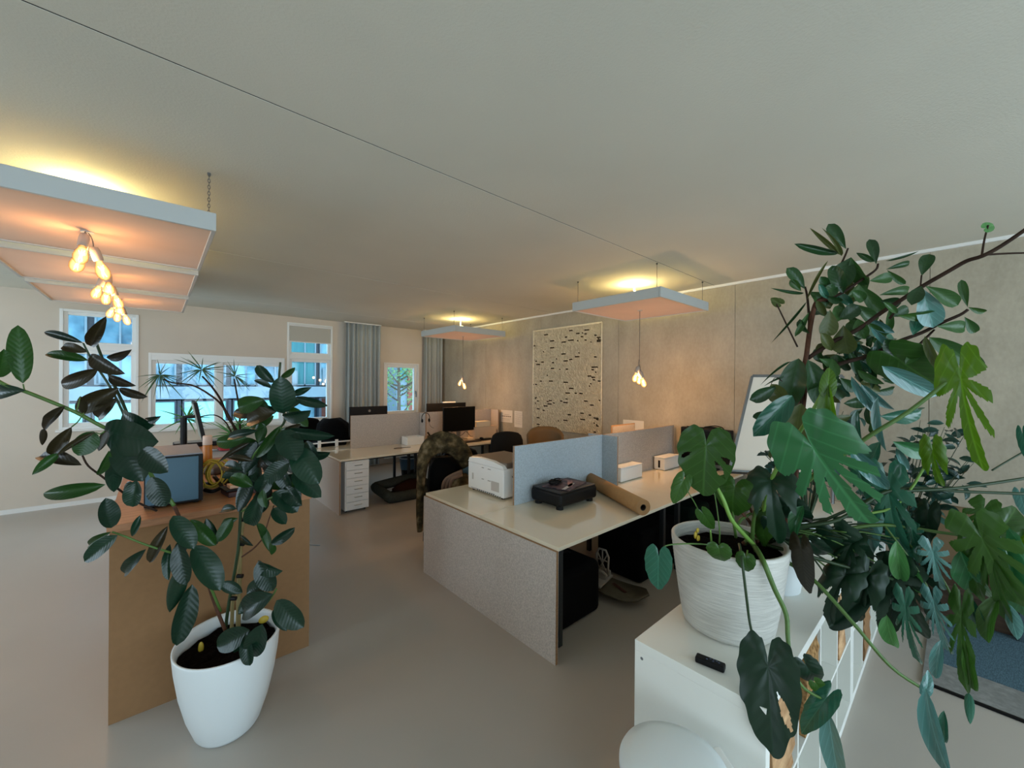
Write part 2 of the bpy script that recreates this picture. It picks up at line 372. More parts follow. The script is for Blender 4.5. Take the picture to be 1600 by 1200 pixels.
# street tree: trunk, branches and leaf cloud
tr = thing('street_tree', 'slender green leafed tree growing outside the small right-hand window', 'tree', (6.1, 12.3, -6))
tb = MB(); base = Vector((6.1, 12.3, -6)); top = Vector((5.9, 12.2, 3.6))
tb.tube(smoothpath([base, (6.15, 12.3, -3), (6.0, 12.3, 0), top]), [.16 - .011 * i for i in range(13)], 7)
tips = []
for k in range(26):
    z = random.uniform(-1, 3.2); a = random.uniform(0, 2 * PI); s_ = Vector((6.0, 12.3, z)); e = s_ + Vector((math.cos(a) * random.uniform(.5, 1.2), math.sin(a) * .8, random.uniform(.3, .9)))
    tb.tube(bez(s_, (s_ + e) / 2 + Vector((0, 0, -.15)), e, 5), [.03, .026, .022, .018, .012, .008], 5); tips.append((s_, e))
tb.build('trunk', mat('tree_bark', '4a4238', .9), tr)
lm = MB()
for k in range(2600):
    s_, e = random.choice(tips); p = s_.lerp(e, random.uniform(.3, 1.15)) + Vector([random.gauss(0, .16) for _ in range(3)])
    a = Vector([random.gauss(0, 1) for _ in range(3)]).normalized(); b = a.orthogonal().normalized(); l = random.uniform(.04, .075)
    lm.add([p - a * l, p + b * l * .5, p + a * l, p - b * l * .5], [(0, 1, 2, 3)])
lm.build('leaf_cloud', mat('tree_leaf', '5f8450', .6, .3, noise=.3, nscale=8), tr, kind='stuff')
# ================================================================== CEILING PANELS, PENDANTS, SPOTS
M_panel = mat('acoustic_panel_white', 'b4b8b6', .7, .2)
M_baffle = mat('acoustic_baffle_cloth', 'c9ab90', .9, .1, noise=.06, nscale=3, sheen=.2)
def ceiling_panel(x0, y0, s, label, hang='wire'):
    z0, z1 = 2.62, 2.722
    t = thing('acoustic_panel', label, 'ceiling panel', (x0 + s / 2, y0 + s / 2, z0), 'square acoustic panels hung under the ceiling')
    f = MB(); k = .022
    f.box(x0, x0 + s, y0, y0 + k, z0, z1); f.box(x0, x0 + s, y0 + s - k, y0 + s, z0, z1)
    f.box(x0, x0 + k, y0 + k, y0 + s - k, z0, z1); f.box(x0 + s - k, x0 + s, y0 + k, y0 + s - k, z0, z1)
    f.build('panel_frame', M_panel, t, bevel=.003)
    MB().box(x0 + k, x0 + s - k, y0 + k, y0 + s - k, z0 + .008, z1 - .01).build('baffle', M_baffle, t, label='felt-covered underside')
    for a in (x0 + .03, x0 + s - .03):
        for b in (y0 + .06, y0 + s - .06):
            m_ = MB()
            if hang == 'chain':
                for i in range(14):
                    c = Vector((a, b, z1 - .01 + (H - z1 + .01) * (i + .5) / 14)); r = (H - z1) / 28 * 1.5
                    pts = []
                    for q in range(9):
                        an = 2 * PI * q / 8; d = Vector((math.cos(an) * .006, 0, 0)) if i % 2 else Vector((0, math.cos(an) * .006, 0)); pts.append(c + d + Vector((0, 0, math.sin(an) * r)))
                    m_.tube(pts, .0016, 4, cap=False)
            else:
                m_.tube([(a, b, z1 - .01), (a, b, H)], .0022, 5)
            m_.tube([(a, b, H - .012), (a, b, H)], .009, 8)
            m_.build('hanger', M_metal if hang == 'chain' else M_leg, t)
    return t
ceiling_panel(-.866, 2.855, 1.12, 'white square acoustic panel nearest of the left row of three, hung on chains', 'chain')
ceiling_panel(-.866, 4.15, 1.12, 'white framed square acoustic panel, middle of the row of three on the left', 'chain')
ceiling_panel(-.866, 5.45, 1.12, 'white framed square acoustic panel, farthest of the row of three and nearest the windows', 'chain')
ceiling_panel(3.70, 1.96, 1.12, 'white square acoustic panel on thin wires over the desks with the paper roll')
ceiling_panel(3.70, 5.60, 1.12, 'white square acoustic panel on thin wires over the far desks near the corner curtain')

def bulbmat():
    mt = bpy.data.materials.new('glowing_amber_bulb'); mt.use_nodes = True; nt = mt.node_tree; nt.nodes.clear()
    o = nt.nodes.new('ShaderNodeOutputMaterial'); e = nt.nodes.new('ShaderNodeEmission'); tr_ = nt.nodes.new('ShaderNodeBsdfTransparent')
    lw = nt.nodes.new('ShaderNodeLayerWeight'); lw.inputs[0].default_value = .45
    r = nt.nodes.new('ShaderNodeValToRGB'); r.color_ramp.elements[0].color = (1, .62, .22, 1); r.color_ramp.elements[1].color = (.9, .28, .03, 1); r.color_ramp.elements[1].position = .75
    mth = nt.nodes.new('ShaderNodeMapRange'); mth.inputs[1].default_value = 0; mth.inputs[2].default_value = .8; mth.inputs[3].default_value = 1.6; mth.inputs[4].default_value = .35
    mx_ = nt.nodes.new('ShaderNodeMixShader'); mx_.inputs[0].default_value = .55
    nt.links.new(lw.outputs['Facing'], r.inputs[0]); nt.links.new(lw.outputs['Facing'], mth.inputs[0]); nt.links.new(mth.outputs[0], e.inputs[1]); nt.links.new(r.outputs[0], e.inputs[0])
    nt.links.new(tr_.outputs[0], mx_.inputs[1]); nt.links.new(e.outputs[0], mx_.inputs[2]); nt.links.new(mx_.outputs[0], o.inputs[0]); return mt
M_bulb = bulbmat()
M_fil = mat('filament', 'ffcf80', .5, emit=9, ecol=(1, .62, .25, 1))
M_sock = mat('grey_rubber_socket', 'a79c90', .6, .3)
M_cord = mat('grey_cord', '6c6660', .7, .2)
def bulb(c, R, sock_m, parent, r=.034, long=.085):
    up = R @ Vector((0, 0, 1)); c = Vector(c)
    so = MB(); prof = [(.008, .075), (.02, .07), (.024, .05), (.024, .0), (.02, -.008)]
    def lt(mb, prof, n=14):
        vs = []; fs = []
        for rr, z in prof:
            for k in range(n): vs.append(c + R @ Vector((rr * math.cos(2 * PI * k / n), rr * math.sin(2 * PI * k / n), z)))
        for i in range(len(prof) - 1):
            for k in range(n):
                k2 = (k + 1) % n; fs.append((i * n + k, i * n + k2, (i + 1) * n + k2, (i + 1) * n + k))
        mb.add(vs, fs)
    lt(so, prof); s_ = so.build('socket', sock_m, parent, smooth=True)
    bb = MB(); lt(bb, [(.014, -.006), (.018, -.02), (r * .85, -.045), (r, -.07), (r * .9, -.095), (r * .55, -.113), (.002, -.12)], 18)
    b_ = bb.build('bulb', M_bulb, s_, smooth=True)
    fi = MB()
    pts = [c + R @ Vector((math.cos(q * 2.4) * .012, math.sin(q * 2.4) * .012, -.03 - .06 * (q % 2) - .002 * q)) for q in range(9)]
    fi.tube(pts, .0022, 4); fi.build('filament', M_fil, parent)
    return up
def pendant(px, py, zb, zhole, label, n=3, spread=.045, tall=0, socks=(M_sock,)):
    t = thing('pendant_lamp', label, 'pendant lamp', (px, py, zhole), 'bare bulb pendant clusters')
    for k in range(n):
        a = 2 * PI * k / n + .5 + px; tilt = .28 + .1 * (k % 2)
        ax = Vector((-math.sin(a), math.cos(a), 0)); R = Matrix.Rotation(-tilt, 3, ax)
        z = zb + .075 + .03 * k
        c = Vector((px + math.cos(a) * spread, py + math.sin(a) * spread, z))
        bulb(c, R, socks[k % len(socks)], t)
        topc = c + R @ Vector((0, 0, .075))
        m_ = MB(); j = Vector((px, py, min(zhole, z + .16)))
        m_.tube(bez(topc, topc + Vector((0, 0, .05)), j, 6), .0028, 6)
        if zhole - j.z > .02: m_.tube([j, (px + .002 * k, py, zhole)], .0025, 6)
        m_.build('cord', M_cord, t)
    MB().cyl((px, py), .03, zhole - .004, zhole + .01, 16).build('canopy', M_panel, t)
pendant(-.306, 3.42, 2.40, 2.628, 'cluster of three glowing amber bulbs under the nearest left-hand ceiling panel')
pendant(-.306, 4.71, 2.40, 2.628, 'cluster of glowing amber bulbs under the middle left-hand ceiling panel', 4)
pendant(-.306, 6.02, 2.40, 2.628, 'cluster of glowing amber bulbs under the farthest left-hand ceiling panel', 4)
pendant(4.26, 2.52, 1.76, 2.628, 'glowing bulb cluster on a long cord hanging before the bare concrete wall', 3, .035)
pendant(4.26, 6.16, 1.68, 2.628, 'glowing bulb cluster on a long cord hanging near the corner above the far monitor', 3, .035)
M_spotlens = mat('spot_lens', 'fff2c0', .5, emit=5, ecol=(1, .93, .55, 1))
labs = ['white ceiling spot box above the nearest left-hand panel', 'white ceiling spot box above the middle left-hand panel', 'white ceiling spot box above the panel over the paper roll desks', 'white ceiling spot box above the panel over the far desks']
for p, lb in zip(SPOTS, labs):
    t = thing('ceiling_spot', lb, 'ceiling light', (p[0], p[1], H), 'small white ceiling spots')
    MB().box(p[0] - .05, p[0] + .05, p[1] - .05, p[1] + .05, 2.73, 2.83).build('spot_housing', M_white, t, bevel=.006)
    MB().tube([(p[0], p[1], 2.83), (p[0], p[1], H)], .012, 8).build('spot_stem', M_white, t)
    MB().box(p[0] - .035, p[0] + .035, p[1] - .035, p[1] + .035, 2.83, 2.838).build('spot_lens', M_spotlens, t)

# ================================================================== DESKS
def desk(x0, x1, y0, y1, label, group, legs=True, z=.73):
    t = thing('desk', label, 'desk', ((x0 + x1) / 2, (y0 + y1) / 2, 0), group)
    MB().box(x0 + .0015, x1 - .0015, y0 + .0015, y1 - .0015, z - .025, z).build('tabletop', M_glossy, t, bevel=.002)
    f = MB(); f.box(x0 + .1, x1 - .1, y0 + .1, y0 + .14, z - .06, z - .025); f.box(x0 + .1, x1 - .1, y1 - .14, y1 - .1, z - .06, z - .025)
    f.build('underframe', M_leg, t)
    for a in (x0 + .12, x1 - .16):
        for b in (y0 + .1, y1 - .14):
            MB().box(a, a + .04, b, b + .04, 0, z - .025).build('leg', M_leg, t, bevel=.003)
    return t
G1 = 'glossy white desks of the near block'; G2 = 'glossy white desks of the far block'
desk(1.88, 3.56, 1.66, 2.475, 'glossy cream desk carrying the black case and the kraft paper roll', G1)
desk(3.56, 5.08, 1.66, 2.475, 'glossy cream desk with two small white boxes beside the concrete wall', G1)
desk(1.88, 3.56, 2.475, 3.31, 'glossy cream desk carrying the white printer', G1)
desk(3.56, 5.08, 2.475, 3.31, 'glossy cream desk behind the felt divider near the concrete wall', G1)
desk(1.81, 3.41, 5.42, 6.22, 'glossy cream desk over the drawer pedestal and the dog bed', G2)
desk(3.41, 5.01, 5.42, 6.22, 'glossy cream desk with the monitor, phone and keyboard in front of the far divider', G2)
desk(1.81, 3.41, 6.22, 7.02, 'glossy cream desk beyond the far divider below the tall window', G2)
desk(3.41, 5.01, 6.22, 7.02, 'glossy cream desk beyond the far divider near the corner curtain', G2)
def felt_panel(name, x0, x1, y0, y1, z0, z1, label, cat, M_, e=.006, group=None):
    t = thing(name, label, cat, ((x0 + x1) / 2, (y0 + y1) / 2, z0), group)
    w_ = min(x1 - x0, y1 - y0)
    if x1 - x0 < y1 - y0:
        MB().box(x0, x0 + w_ * .16, y0, y1, z0, z1).build('felt_face', M_, t); MB().box(x1 - w_ * .16, x1, y0, y1, z0, z1).build('felt_face', M_, t)
        MB().box(x0 + w_ * .16, x1 - w_ * .16, y0 - .001, y1 + .001, z0, z1 + .001).build('plywood_core', M_ply, t)
    else:
        MB().box(x0, x1, y0, y0 + w_ * .16, z0, z1).build('felt_face', M_, t); MB().box(x0, x1, y1 - w_ * .16, y1, z0, z1).build('felt_face', M_, t)
        MB().box(x0 - .001, x1 + .001, y0 + w_ * .16, y1 - w_ * .16, z0, z1 + .001).build('plywood_core', M_ply, t)
    return t
felt_panel('end_panel', 1.86, 1.885, 1.665, 3.305, 0, .704, 'large grey felt end panel closing the near desk block towards the aisle', 'end panel', M_felt, group='felt end panels')
felt_panel('end_panel', 1.80, 1.825, 5.425, 7.015, 0, .704, 'grey felt end panel closing the far desk block beside the drawer pedestal', 'end panel', M_felt, group='felt end panels')
GD = 'felt desk dividers'
felt_panel('divider', 2.245, 3.475, 2.478, 2.50, .731, 1.228, 'long blue-grey felt divider standing between printer and black case', 'divider', M_feltb, group=GD)
felt_panel('divider', 3.478, 3.50, 2.30, 2.66, .731, 1.225, 'short crosswise blue-grey felt divider next to the end of the paper roll', 'divider', M_feltb, group=GD)
felt_panel('divider', 3.505, 5.05, 2.478, 2.50, .731, 1.225, 'long grey felt divider behind the two white boxes by the concrete wall', 'divider', M_felt, group=GD)
felt_panel('divider', 2.235, 3.40, 6.22, 6.242, .731, 1.24, 'long grey felt divider on the far desks in front of the black computer', 'divider', M_felt, group=GD)
felt_panel('divider', 3.405, 3.427, 6.02, 6.40, .731, 1.24, 'short crosswise grey felt divider holding the headset', 'divider', M_felt, group=GD)
felt_panel('divider', 3.43, 4.98, 6.22, 6.242, .731, 1.24, 'grey felt divider behind the far desk monitor and phone', 'divider', M_felt, group=GD)
felt_panel('divider', 4.99, 5.012, 6.00, 6.45, .731, 1.24, 'short crosswise felt divider at the wall end of the far desks', 'divider', M_felt, group=GD)

# drawer pedestal
t = thing('drawer_pedestal', 'white metal six-drawer pedestal under the far desk', 'drawers', (2.05, 5.6, 0))
MB().box(1.885, 2.21, 5.45, 6.0, .03, .69).build('carcass', M_white, t, bevel=.003)
for k in range(6):
    z0 = .04 + k * .107
    d = MB().box(1.895, 2.20, 5.432, 5.45, z0, z0 + .10).build('drawer', M_white, t, bevel=.002)
    MB().tube([(2.0, 5.425, z0 + .06), (2.0, 5.41, z0 + .06), (2.1, 5.41, z0 + .06), (2.1, 5.425, z0 + .06)], .005, 6).build('handle', M_chrome, d)
for a in (1.92, 2.17):
    for b in (5.5, 5.95): MB().tube([(a - .01, b, .015), (a + .01, b, .015)], .015, 10).build('castor', M_black, t)

# ---------------- things on the near block
t = thing('printer', 'white multifunction printer with grey-brown lid on the near desk', 'printer', (2.55, 2.9, .73))
px0, px1, py0, py1 = 2.262, 2.72, 2.64, 3.17
b_ = MB(); v = [(px0, py0, .745), (px1, py0, .745), (px1, py1, .745), (px0, py1, .745), (px0, py0, 1.02), (px1, py0, 1.05), (px1, py1, 1.05), (px0, py1, 1.02),
               (px0, py0 + .13, 1.035), (px0, py1 - .13, 1.035)]
b_.box(px0, px1, py0, py1, .745, 1.0); b_.build('printer_body', M_white, t, bevel=.012)
b2 = MB(); prof = [(py0, 1.0), (py0 + .02, 1.028), (py0 + .16, 1.05), (py1 - .16, 1.055), (py1 - .02, 1.04), (py1, 1.0)]
vs = [(px0 + .002, y_, z_) for y_, z_ in prof] + [(px0 + .04, y_, z_ + .004) for y_, z_ in prof] ; n = len(prof)
fs = [tuple(range(n))] + [(i, i + 1, n + i + 1, n + i) for i in range(n - 1)] + [tuple(range(2 * n - 1, n - 1, -1))]
b2.add(vs, fs); b2.build('front_cover', M_white, t)
MB().box(px0 + .035, px1, py0 + .004, py1 - .004, 1.0, 1.052).build('scanner_lid', mat('printer_lid_brown', '6b5d50', .5), t, bevel=.01)
MB().box(px0 - .004, px0, py0 + .12, py1 - .06, .76, .762).build('tray_seam', M_leg, t)
for (a, b, z) in ((2.82, .04, .97), (2.92, .03, .97), (2.82, .04, .865), (2.92, .03, .865)):
    MB().box(px0 - .003, px0 + .001, a, a + b, z, z + .006).build('latch', mat('printer_grey', '8b8781', .5), t)
MB().box(px0 - .002, px0 + .001, 2.70, 2.81, .79, .875).build('label_plate', mat('label_grey', 'b9b3aa', .5), t)
MB().box(px0 - .002, px0 + .001, 3.08, 3.10, .84, .90).build('label_plate', MATS['label_grey'], t)
for k in range(12): MB().box(px0 - .0015, px0, 2.68 + k * .03, 2.69 + k * .03, .748, .758).build('grille_slot', M_leg, t)
for a in (px0 + .04, px1 - .04):
    for b in (py0 + .05, py1 - .05): MB().cyl((a, b), .018, .73, .746, 10).build('foot', M_black, t)
MB().tube(smoothpath([(px0 + .10, py0, .93), (px0 + .14, py0 - .03, .86), (px0 + .20, py0 - .06, .80), (px0 + .19, py0 - .03, .735), (px0 + .3, py0 - .02, .735)]), .004, 6).build('power_cable', M_black, t)

# black case (small flight case / box with rounded top)
t = thing('black_case', 'low black plastic box with chunky feet holding magazines on its top', 'box', (2.6, 2.28, .73))
cx0, cx1, cy0, cy1 = 2.41, 2.90, 2.115, 2.455
MB().box(cx0, cx1, cy0, cy1, .758, .868).build('case_body', M_black, t, bevel=.025, seg=3)
MB().box(cx0 + .012, cx1 - .012, cy0 + .012, cy1 - .012, .862, .878).build('case_lid', mat('case_lid_grey', '15181a', .5), t, bevel=.006)
for a in (cx0 + .05, cx1 - .05):
    for b in (cy0 + .05, cy1 - .05): MB().cyl((a, b), .03, .73, .765, 12).build('foot', M_black, t)
MB().box(cx1 - .005, cx1 + .02, cy0 + .09, cy0 + .15, .80, .83).build('latch', M_black, t, bevel=.004)
M_mag = mat('magazine_cover', '6e5354', .5, .3, noise=.8, nscale=16, col2='1d1a24')
M_mag2 = mat('magazine_stripe', 'c98a70', .5, .3, noise=.4, nscale=14, col2='5b4a55')
t = thing('magazine', 'dark glossy magazine with pale stripes lying on the black box', 'magazine', (2.62, 2.27, .88))
dx = Vector((math.cos(.25), math.sin(.25), 0)); dy = Vector((-math.sin(.25), math.cos(.25), 0)); dz = Vector((0, 0, 1))
MB().obox((2.645, 2.275, .883), dx, dy, dz, .17, .125, .004).build('cover', M_mag, t)
MB().obox((2.69, 2.25, .8882), (dx + dy * .5).normalized(), (dy - dx * .5).normalized(), dz, .11, .022, .0008).build('printed_stripe', M_mag2, t)
MB().obox((2.61, 2.2, .8882), (dx + dy * .1).normalized(), (dy - dx * .1).normalized(), dz, .12, .014, .0008).build('printed_stripe', mat('stripe_pale', 'b8b0a8', .4), t)
pts = []
random.seed(5)
for i in range(60):
    a = i * .55; pts.append((2.585 + math.cos(a) * (.055 + .018 * math.sin(i)), 2.33 + math.sin(a) * (.040 + .008 * math.cos(i * 1.7)), .896 + .010 * math.sin(i * .9) + .0003 * i))
tag(MB().tube(pts, .005, 5).build('cable_bundle', M_black, smooth=True), 'tangled black cable lying on the magazine on the black box', 'cable')
# kraft paper roll
p0 = Vector((2.845, 1.640, .73 + .062)); p1 = Vector((3.33, 2.58, .73 + .062)); ax = (p1 - p0).normalized(); side = ax.cross(Vector((0, 0, 1))).normalized(); up = side.cross(ax)
def ring(mb, p, q, ro, ri, n=36):
    vs = []; fs = []
    for c, r in ((p, ri), (p, ro), (q, ro), (q, ri)):
        for k in range(n): vs.append(c + (side * math.cos(2 * PI * k / n) + up * math.sin(2 * PI * k / n)) * r)
    for i in range(4):
        for k in range(n):
            k2 = (k + 1) % n; j = (i + 1) % 4; fs.append((i * n + k, i * n + k2, j * n + k2, j * n + k))
    mb.add(vs, fs)
t = thing('paper_roll', 'thick brown kraft paper roll lying across the near desk', 'paper roll', p0)
r_ = MB(); ring(r_, p0, p1, .062, .026); ro = r_.build('paper_winding', M_cardb, t, smooth=False)
for p in ro.data.polygons: p.use_smooth = abs(p.normal.dot(ax)) < .5
r_ = MB(); ring(r_, p0 + ax * .002, p1 - ax * .002, .0262, .022); r_.build('cardboard_core', mat('core_dark', '3b2e22', .8), t)
r_ = MB()
for k in range(5): ring(r_, p0 - ax * .0012, p0, .060 - k * .007, .0592 - k * .007)
r_.build('winding_line', mat('winding_dark', '8a6843', .8), t)
# two white boxes
def wbox(x0, x1, y0, y1, z0, h, label, slot=True, g='white cable boxes'):
    t = thing('cable_box', label, 'box', ((x0 + x1) / 2, (y0 + y1) / 2, z0), g)
    MB().box(x0, x1, y0, y1, z0 + .003, z0 + h - .014).build('box_body', M_white, t, bevel=.012, seg=3)
    MB().box(x0 - .001, x1 + .001, y0 - .001, y1 + .001, z0 + h - .013, z0 + h).build('box_lid', M_white, t, bevel=.006)
    if slot: MB().box(x0 - .003, x0 + .002, (y0 + y1) / 2 - .012, (y0 + y1) / 2 + .012, z0 + .03, z0 + h * .75).build('cable_slot', M_black, t)
    return t
wbox(3.60, 4.02, 2.33, 2.465, .73, .155, 'long white cable box tucked beside the crosswise blue-grey divider', False)
wbox(4.50, 4.87, 2.32, 2.46, .73, .155, 'white cable box with a dark slot near the concrete wall')
# black monitor by the wall with cables on top
t = thing('black_monitor', 'bulky black monitor against the concrete wall with a cable draped over it', 'monitor', (4.95, 2.05, .73))
MB().box(4.98, 5.06, 1.76, 2.36, .80, 1.222).build('monitor_shell', M_black, t, bevel=.01)
MB().box(4.974, 4.982, 1.785, 2.335, .83, 1.195).build('screen', M_screen, t)
MB().box(4.98, 5.04, 2.0, 2.12, .735, .83).build('stand', M_black, t); MB().box(4.90, 5.08, 1.92, 2.20, .7305, .745).build('stand_foot', M_black, t)
tag(MB().tube(smoothpath([(5.0, 1.85, 1.226), (5.02, 1.88, 1.25), (5.0, 1.95, 1.262), (4.99, 2.02, 1.25), (5.02, 2.08, 1.235), (5.0, 1.98, 1.245), (5.02, 1.9, 1.235), (4.99, 2.2, 1.228), (5.03, 2.3, 1.228)]), .006, 6).build('cable', M_black, smooth=True), 'thick black cable looped on top of the black monitor by the wall', 'cable')
# wood-rimmed board & paper beyond the divider
t = thing('picture_board', 'board with pale wooden rim standing behind the divider by the concrete wall', 'board', (4.5, 2.9, .73))
MB().box(4.26, 4.80, 2.90, 2.915, .735, 1.235).build('wooden_rim', mat('pale_wood', 'b58b5c', .5), t); MB().box(4.275, 4.785, 2.893, 2.902, .75, 1.222).build('board_face', M_felt, t)
t = thing('wall_sheet', 'plain white sheet on the concrete wall above the divider', 'paper', (XC - .003, 3.1, 1.15))
MB().box(XC - .004, XC - .001, 2.94, 3.27, 1.02, 1.24).build('sheet', M_paper, t)
M_ink = mat('faint_ink', '6b6258', .9)
def wall_paper(y0, y1, z0, z1, label, lines):
    t = thing('wall_note', label, 'paper', (XC, (y0 + y1) / 2, z0), 'paper notes taped to the concrete wall')
    MB().box(XC - .004, XC - .001, y0, y1, z0, z1).build('sheet', M_paper, t)
    m_ = MB(); random.seed(int(y0 * 10))
    for (fz, h, f0, f1) in lines:
        z = z0 + (z1 - z0) * fz; a = y1 - (y1 - y0) * f0
        while a > y1 - (y1 - y0) * f1:
            l = random.uniform(.01, .03); m_.box(XC - .0048, XC - .004, a - l, a, z, z + h); a -= l + .008
    m_.build('printed_lines', M_ink, t)
wall_paper(5.70, 6.04, 1.0, 1.235, 'landscape white note with a bold line of print, left one on the concrete wall', [(.62, .006, .3, .7), (.45, .018, .1, .9), (.3, .004, .1, .9), (.22, .004, .1, .7), (.12, .004, .1, .8)])
wall_paper(5.42, 5.64, .93, 1.235, 'upright white note covered in fine print, right one on the concrete wall', [(.9 - .06 * k, .003, .1, .9) for k in range(13)])

# knitted wall hanging
t = thing('wall_hanging', 'large cream chunky knitted wall hanging with dark flecks on the concrete wall', 'wall hanging', (XC - .03, 4.38, .95))
y0, y1, z0, z1 = 3.645, 5.125, .96, 2.70
M_wool = mat('cream_wool', 'eadfc2', .95, .1, noise=.2, nscale=30, sheen=.4); M_dark = mat('dark_wool', '2c2320', .95, .1)
MB().box(XC - .012, XC - .001, y0, y1, z0, z1).build('backing', mat('hanging_backing', '85765a', .95, .1), t)
random.seed(11)
kn = MB(); NR, NC = 88, 62; sp_ = (y1 - y0) / NC; sz = (z1 - z0) / NR
dark = set()
for _ in range(95):
    r = random.randrange(NR); c = random.randrange(NC)
    for q in range(random.choice((1, 2, 2, 3, 4))): dark.add((r, min(NC - 1, c + q)))
oct_v = [(1, 0, 0), (0, 1, 0), (-1, 0, 0), (0, -1, 0), (0, 0, 1), (0, 0, -1)]
oct_f = [(0, 1, 4), (1, 2, 4), (2, 3, 4), (3, 0, 4), (1, 0, 5), (2, 1, 5), (3, 2, 5), (0, 3, 5)]
for r in range(NR):
    for c in range(NC):
        yy = y0 + (c + .5) * sp_ + random.uniform(-.002, .002); zz = z0 + (r + .5) * sz; s_ = 1
        kn.cur = 1 if (r, c) in dark else 0
        ca, sa = math.cos(.75 * s_), math.sin(.75 * s_); k_ = random.uniform(.85, 1.1)
        kn.add([(XC - .016 - vx * .012 * k_, yy + (vy * .0178 * ca - vz * .0088 * sa) * k_, zz + (vy * .0178 * sa + vz * .0088 * ca) * k_) for vx, vy, vz in oct_v], oct_f)
kn.build('knit_loops', [M_wool, M_dark], t, kind='stuff')
bd = MB(); bd.tube([(XC - .018, y0, z0), (XC - .018, y0, z1)], .012, 6); bd.tube([(XC - .018, y1, z0), (XC - .018, y1, z1)], .012, 6); bd.tube([(XC - .018, y0, z1), (XC - .018, y1, z1)], .014, 6)
bd.build('hem', M_wool, t, smooth=True)

# ---------------- things on the far block
def monitor(x0, x1, y, z0, z1, facing, label, base_z=.7305):
    """flat screen: facing -1 looks to -Y"""
    t = thing('monitor', label, 'monitor', ((x0 + x1) / 2, y, base_z), None)
    MB().box(x0, x1, y, y + .03, z0, z1).build('monitor_shell', M_black, t, bevel=.006)
    ys_ = y - .002 if facing < 0 else y + .03
    MB().box(x0 + .012, x1 - .012, ys_, ys_ + .002, z0 + .02, z1 - .012).build('screen', M_screen, t)
    cx = (x0 + x1) / 2
    MB().box(cx - .04, cx + .04, y + (.03 if facing < 0 else -.02), y + (.05 if facing < 0 else 0), base_z + .01, (z0 + z1) / 2).build('stand', M_metal, t, bevel=.004)
    MB().box(cx - .12, cx + .12, y - .06, y + .12, base_z, base_z + .012).build('stand_foot', M_metal, t, bevel=.004)
    return t
monitor(3.76, 4.45, 6.02, .885, 1.325, -1, 'black flat monitor facing the room on the far desk in front of the divider')
t = monitor(2.39, 3.05, 6.72, .84, 1.345, 1, 'black computer seen from behind, above the long grey divider')
MB().lathe((0, 0, 0), [(.001, 0), (.022, 0), (.022, .002)], 20).build('emblem', M_chrome, t)
e = [o for o in t.children if o.name.startswith('emblem')][0]
e.parent = None; e.matrix_world = Matrix.Translation((2.725, 6.718, 1.27)) @ Matrix.Rotation(PI / 2, 4, 'X'); e.parent = t; e.matrix_parent_inverse = wmat(t).inverted()
t = monitor(3.85, 4.75, 6.75, .95, 1.36, 1, 'second black screen beyond the divider near the corner, white lamp bar on top')
MB().box(4.2, 4.5, 6.74, 6.79, 1.36, 1.385).build('lamp_bar', M_white, t, bevel=.008)
# phone
def phone(x, y, label):
    t = thing('desk_phone', label, 'telephone', (x, y, .73), 'desk phones on the far desk')
    v = [(x - .09, y - .09, .731), (x + .09, y - .09, .731), (x + .09, y + .09, .731), (x - .09, y + .09, .731), (x - .09, y - .09, .75), (x + .09, y - .09, .75), (x + .09, y + .09, .85), (x - .09, y + .09, .85)]
    MB().add(v, [(0, 3, 2, 1), (4, 5, 6, 7), (0, 1, 5, 4), (1, 2, 6, 5), (2, 3, 7, 6), (3, 0, 4, 7)]).build('phone_body', M_black, t, bevel=.008)
    MB().tube(smoothpath([(x - .075, y - .08, .785), (x - .075, y - .03, .82), (x - .075, y + .04, .86), (x - .075, y + .09, .89)]), [.018] + [.014] * 11 + [.018], 8).build('handset', M_black, t, smooth=True)
    k_ = MB()
    for i in range(3):
        for j in range(4): k_.box(x - .02 + i * .03, x + i * .03, y - .07 + j * .025, y - .052 + j * .025, .755 + j * .014, .77 + j * .014)
    k_.build('key', M_leg, t, kind='stuff'); MB().box(x - .01, x + .07, y + .045, y + .08, .832, .852).build('display', mat('phone_display', '5b6a60', .3), t)
phone(3.60, 6.05, 'larger black desk phone under the hanging headset')
phone(3.76, 5.90, 'smaller black desk phone left of the monitor stand')
# headset on divider
t = thing('headset', 'black headset hanging on the short crosswise divider', 'headset', (3.40, 6.0, 1.2))
c0 = Vector((3.40, 6.0, 1.16)); pts = [c0 + Vector((math.cos(a) * .075, 0, math.sin(a) * .09)) for a in [PI * (-.15 + 1.3 * i / 16) for i in range(17)]]
MB().tube(pts, .006, 6).build('headband', M_black, t, smooth=True)
for s_ in (0, -1): MB().ell(pts[s_], .015, .028, .034, 12, 8).build('ear_cup', M_black, t, smooth=True)
MB().tube(bez(pts[0], pts[0] + Vector((-.02, -.03, -.12)), pts[0] + Vector((.06, -.06, -.13)), 8), .0035, 5).build('microphone_boom', M_black, t)
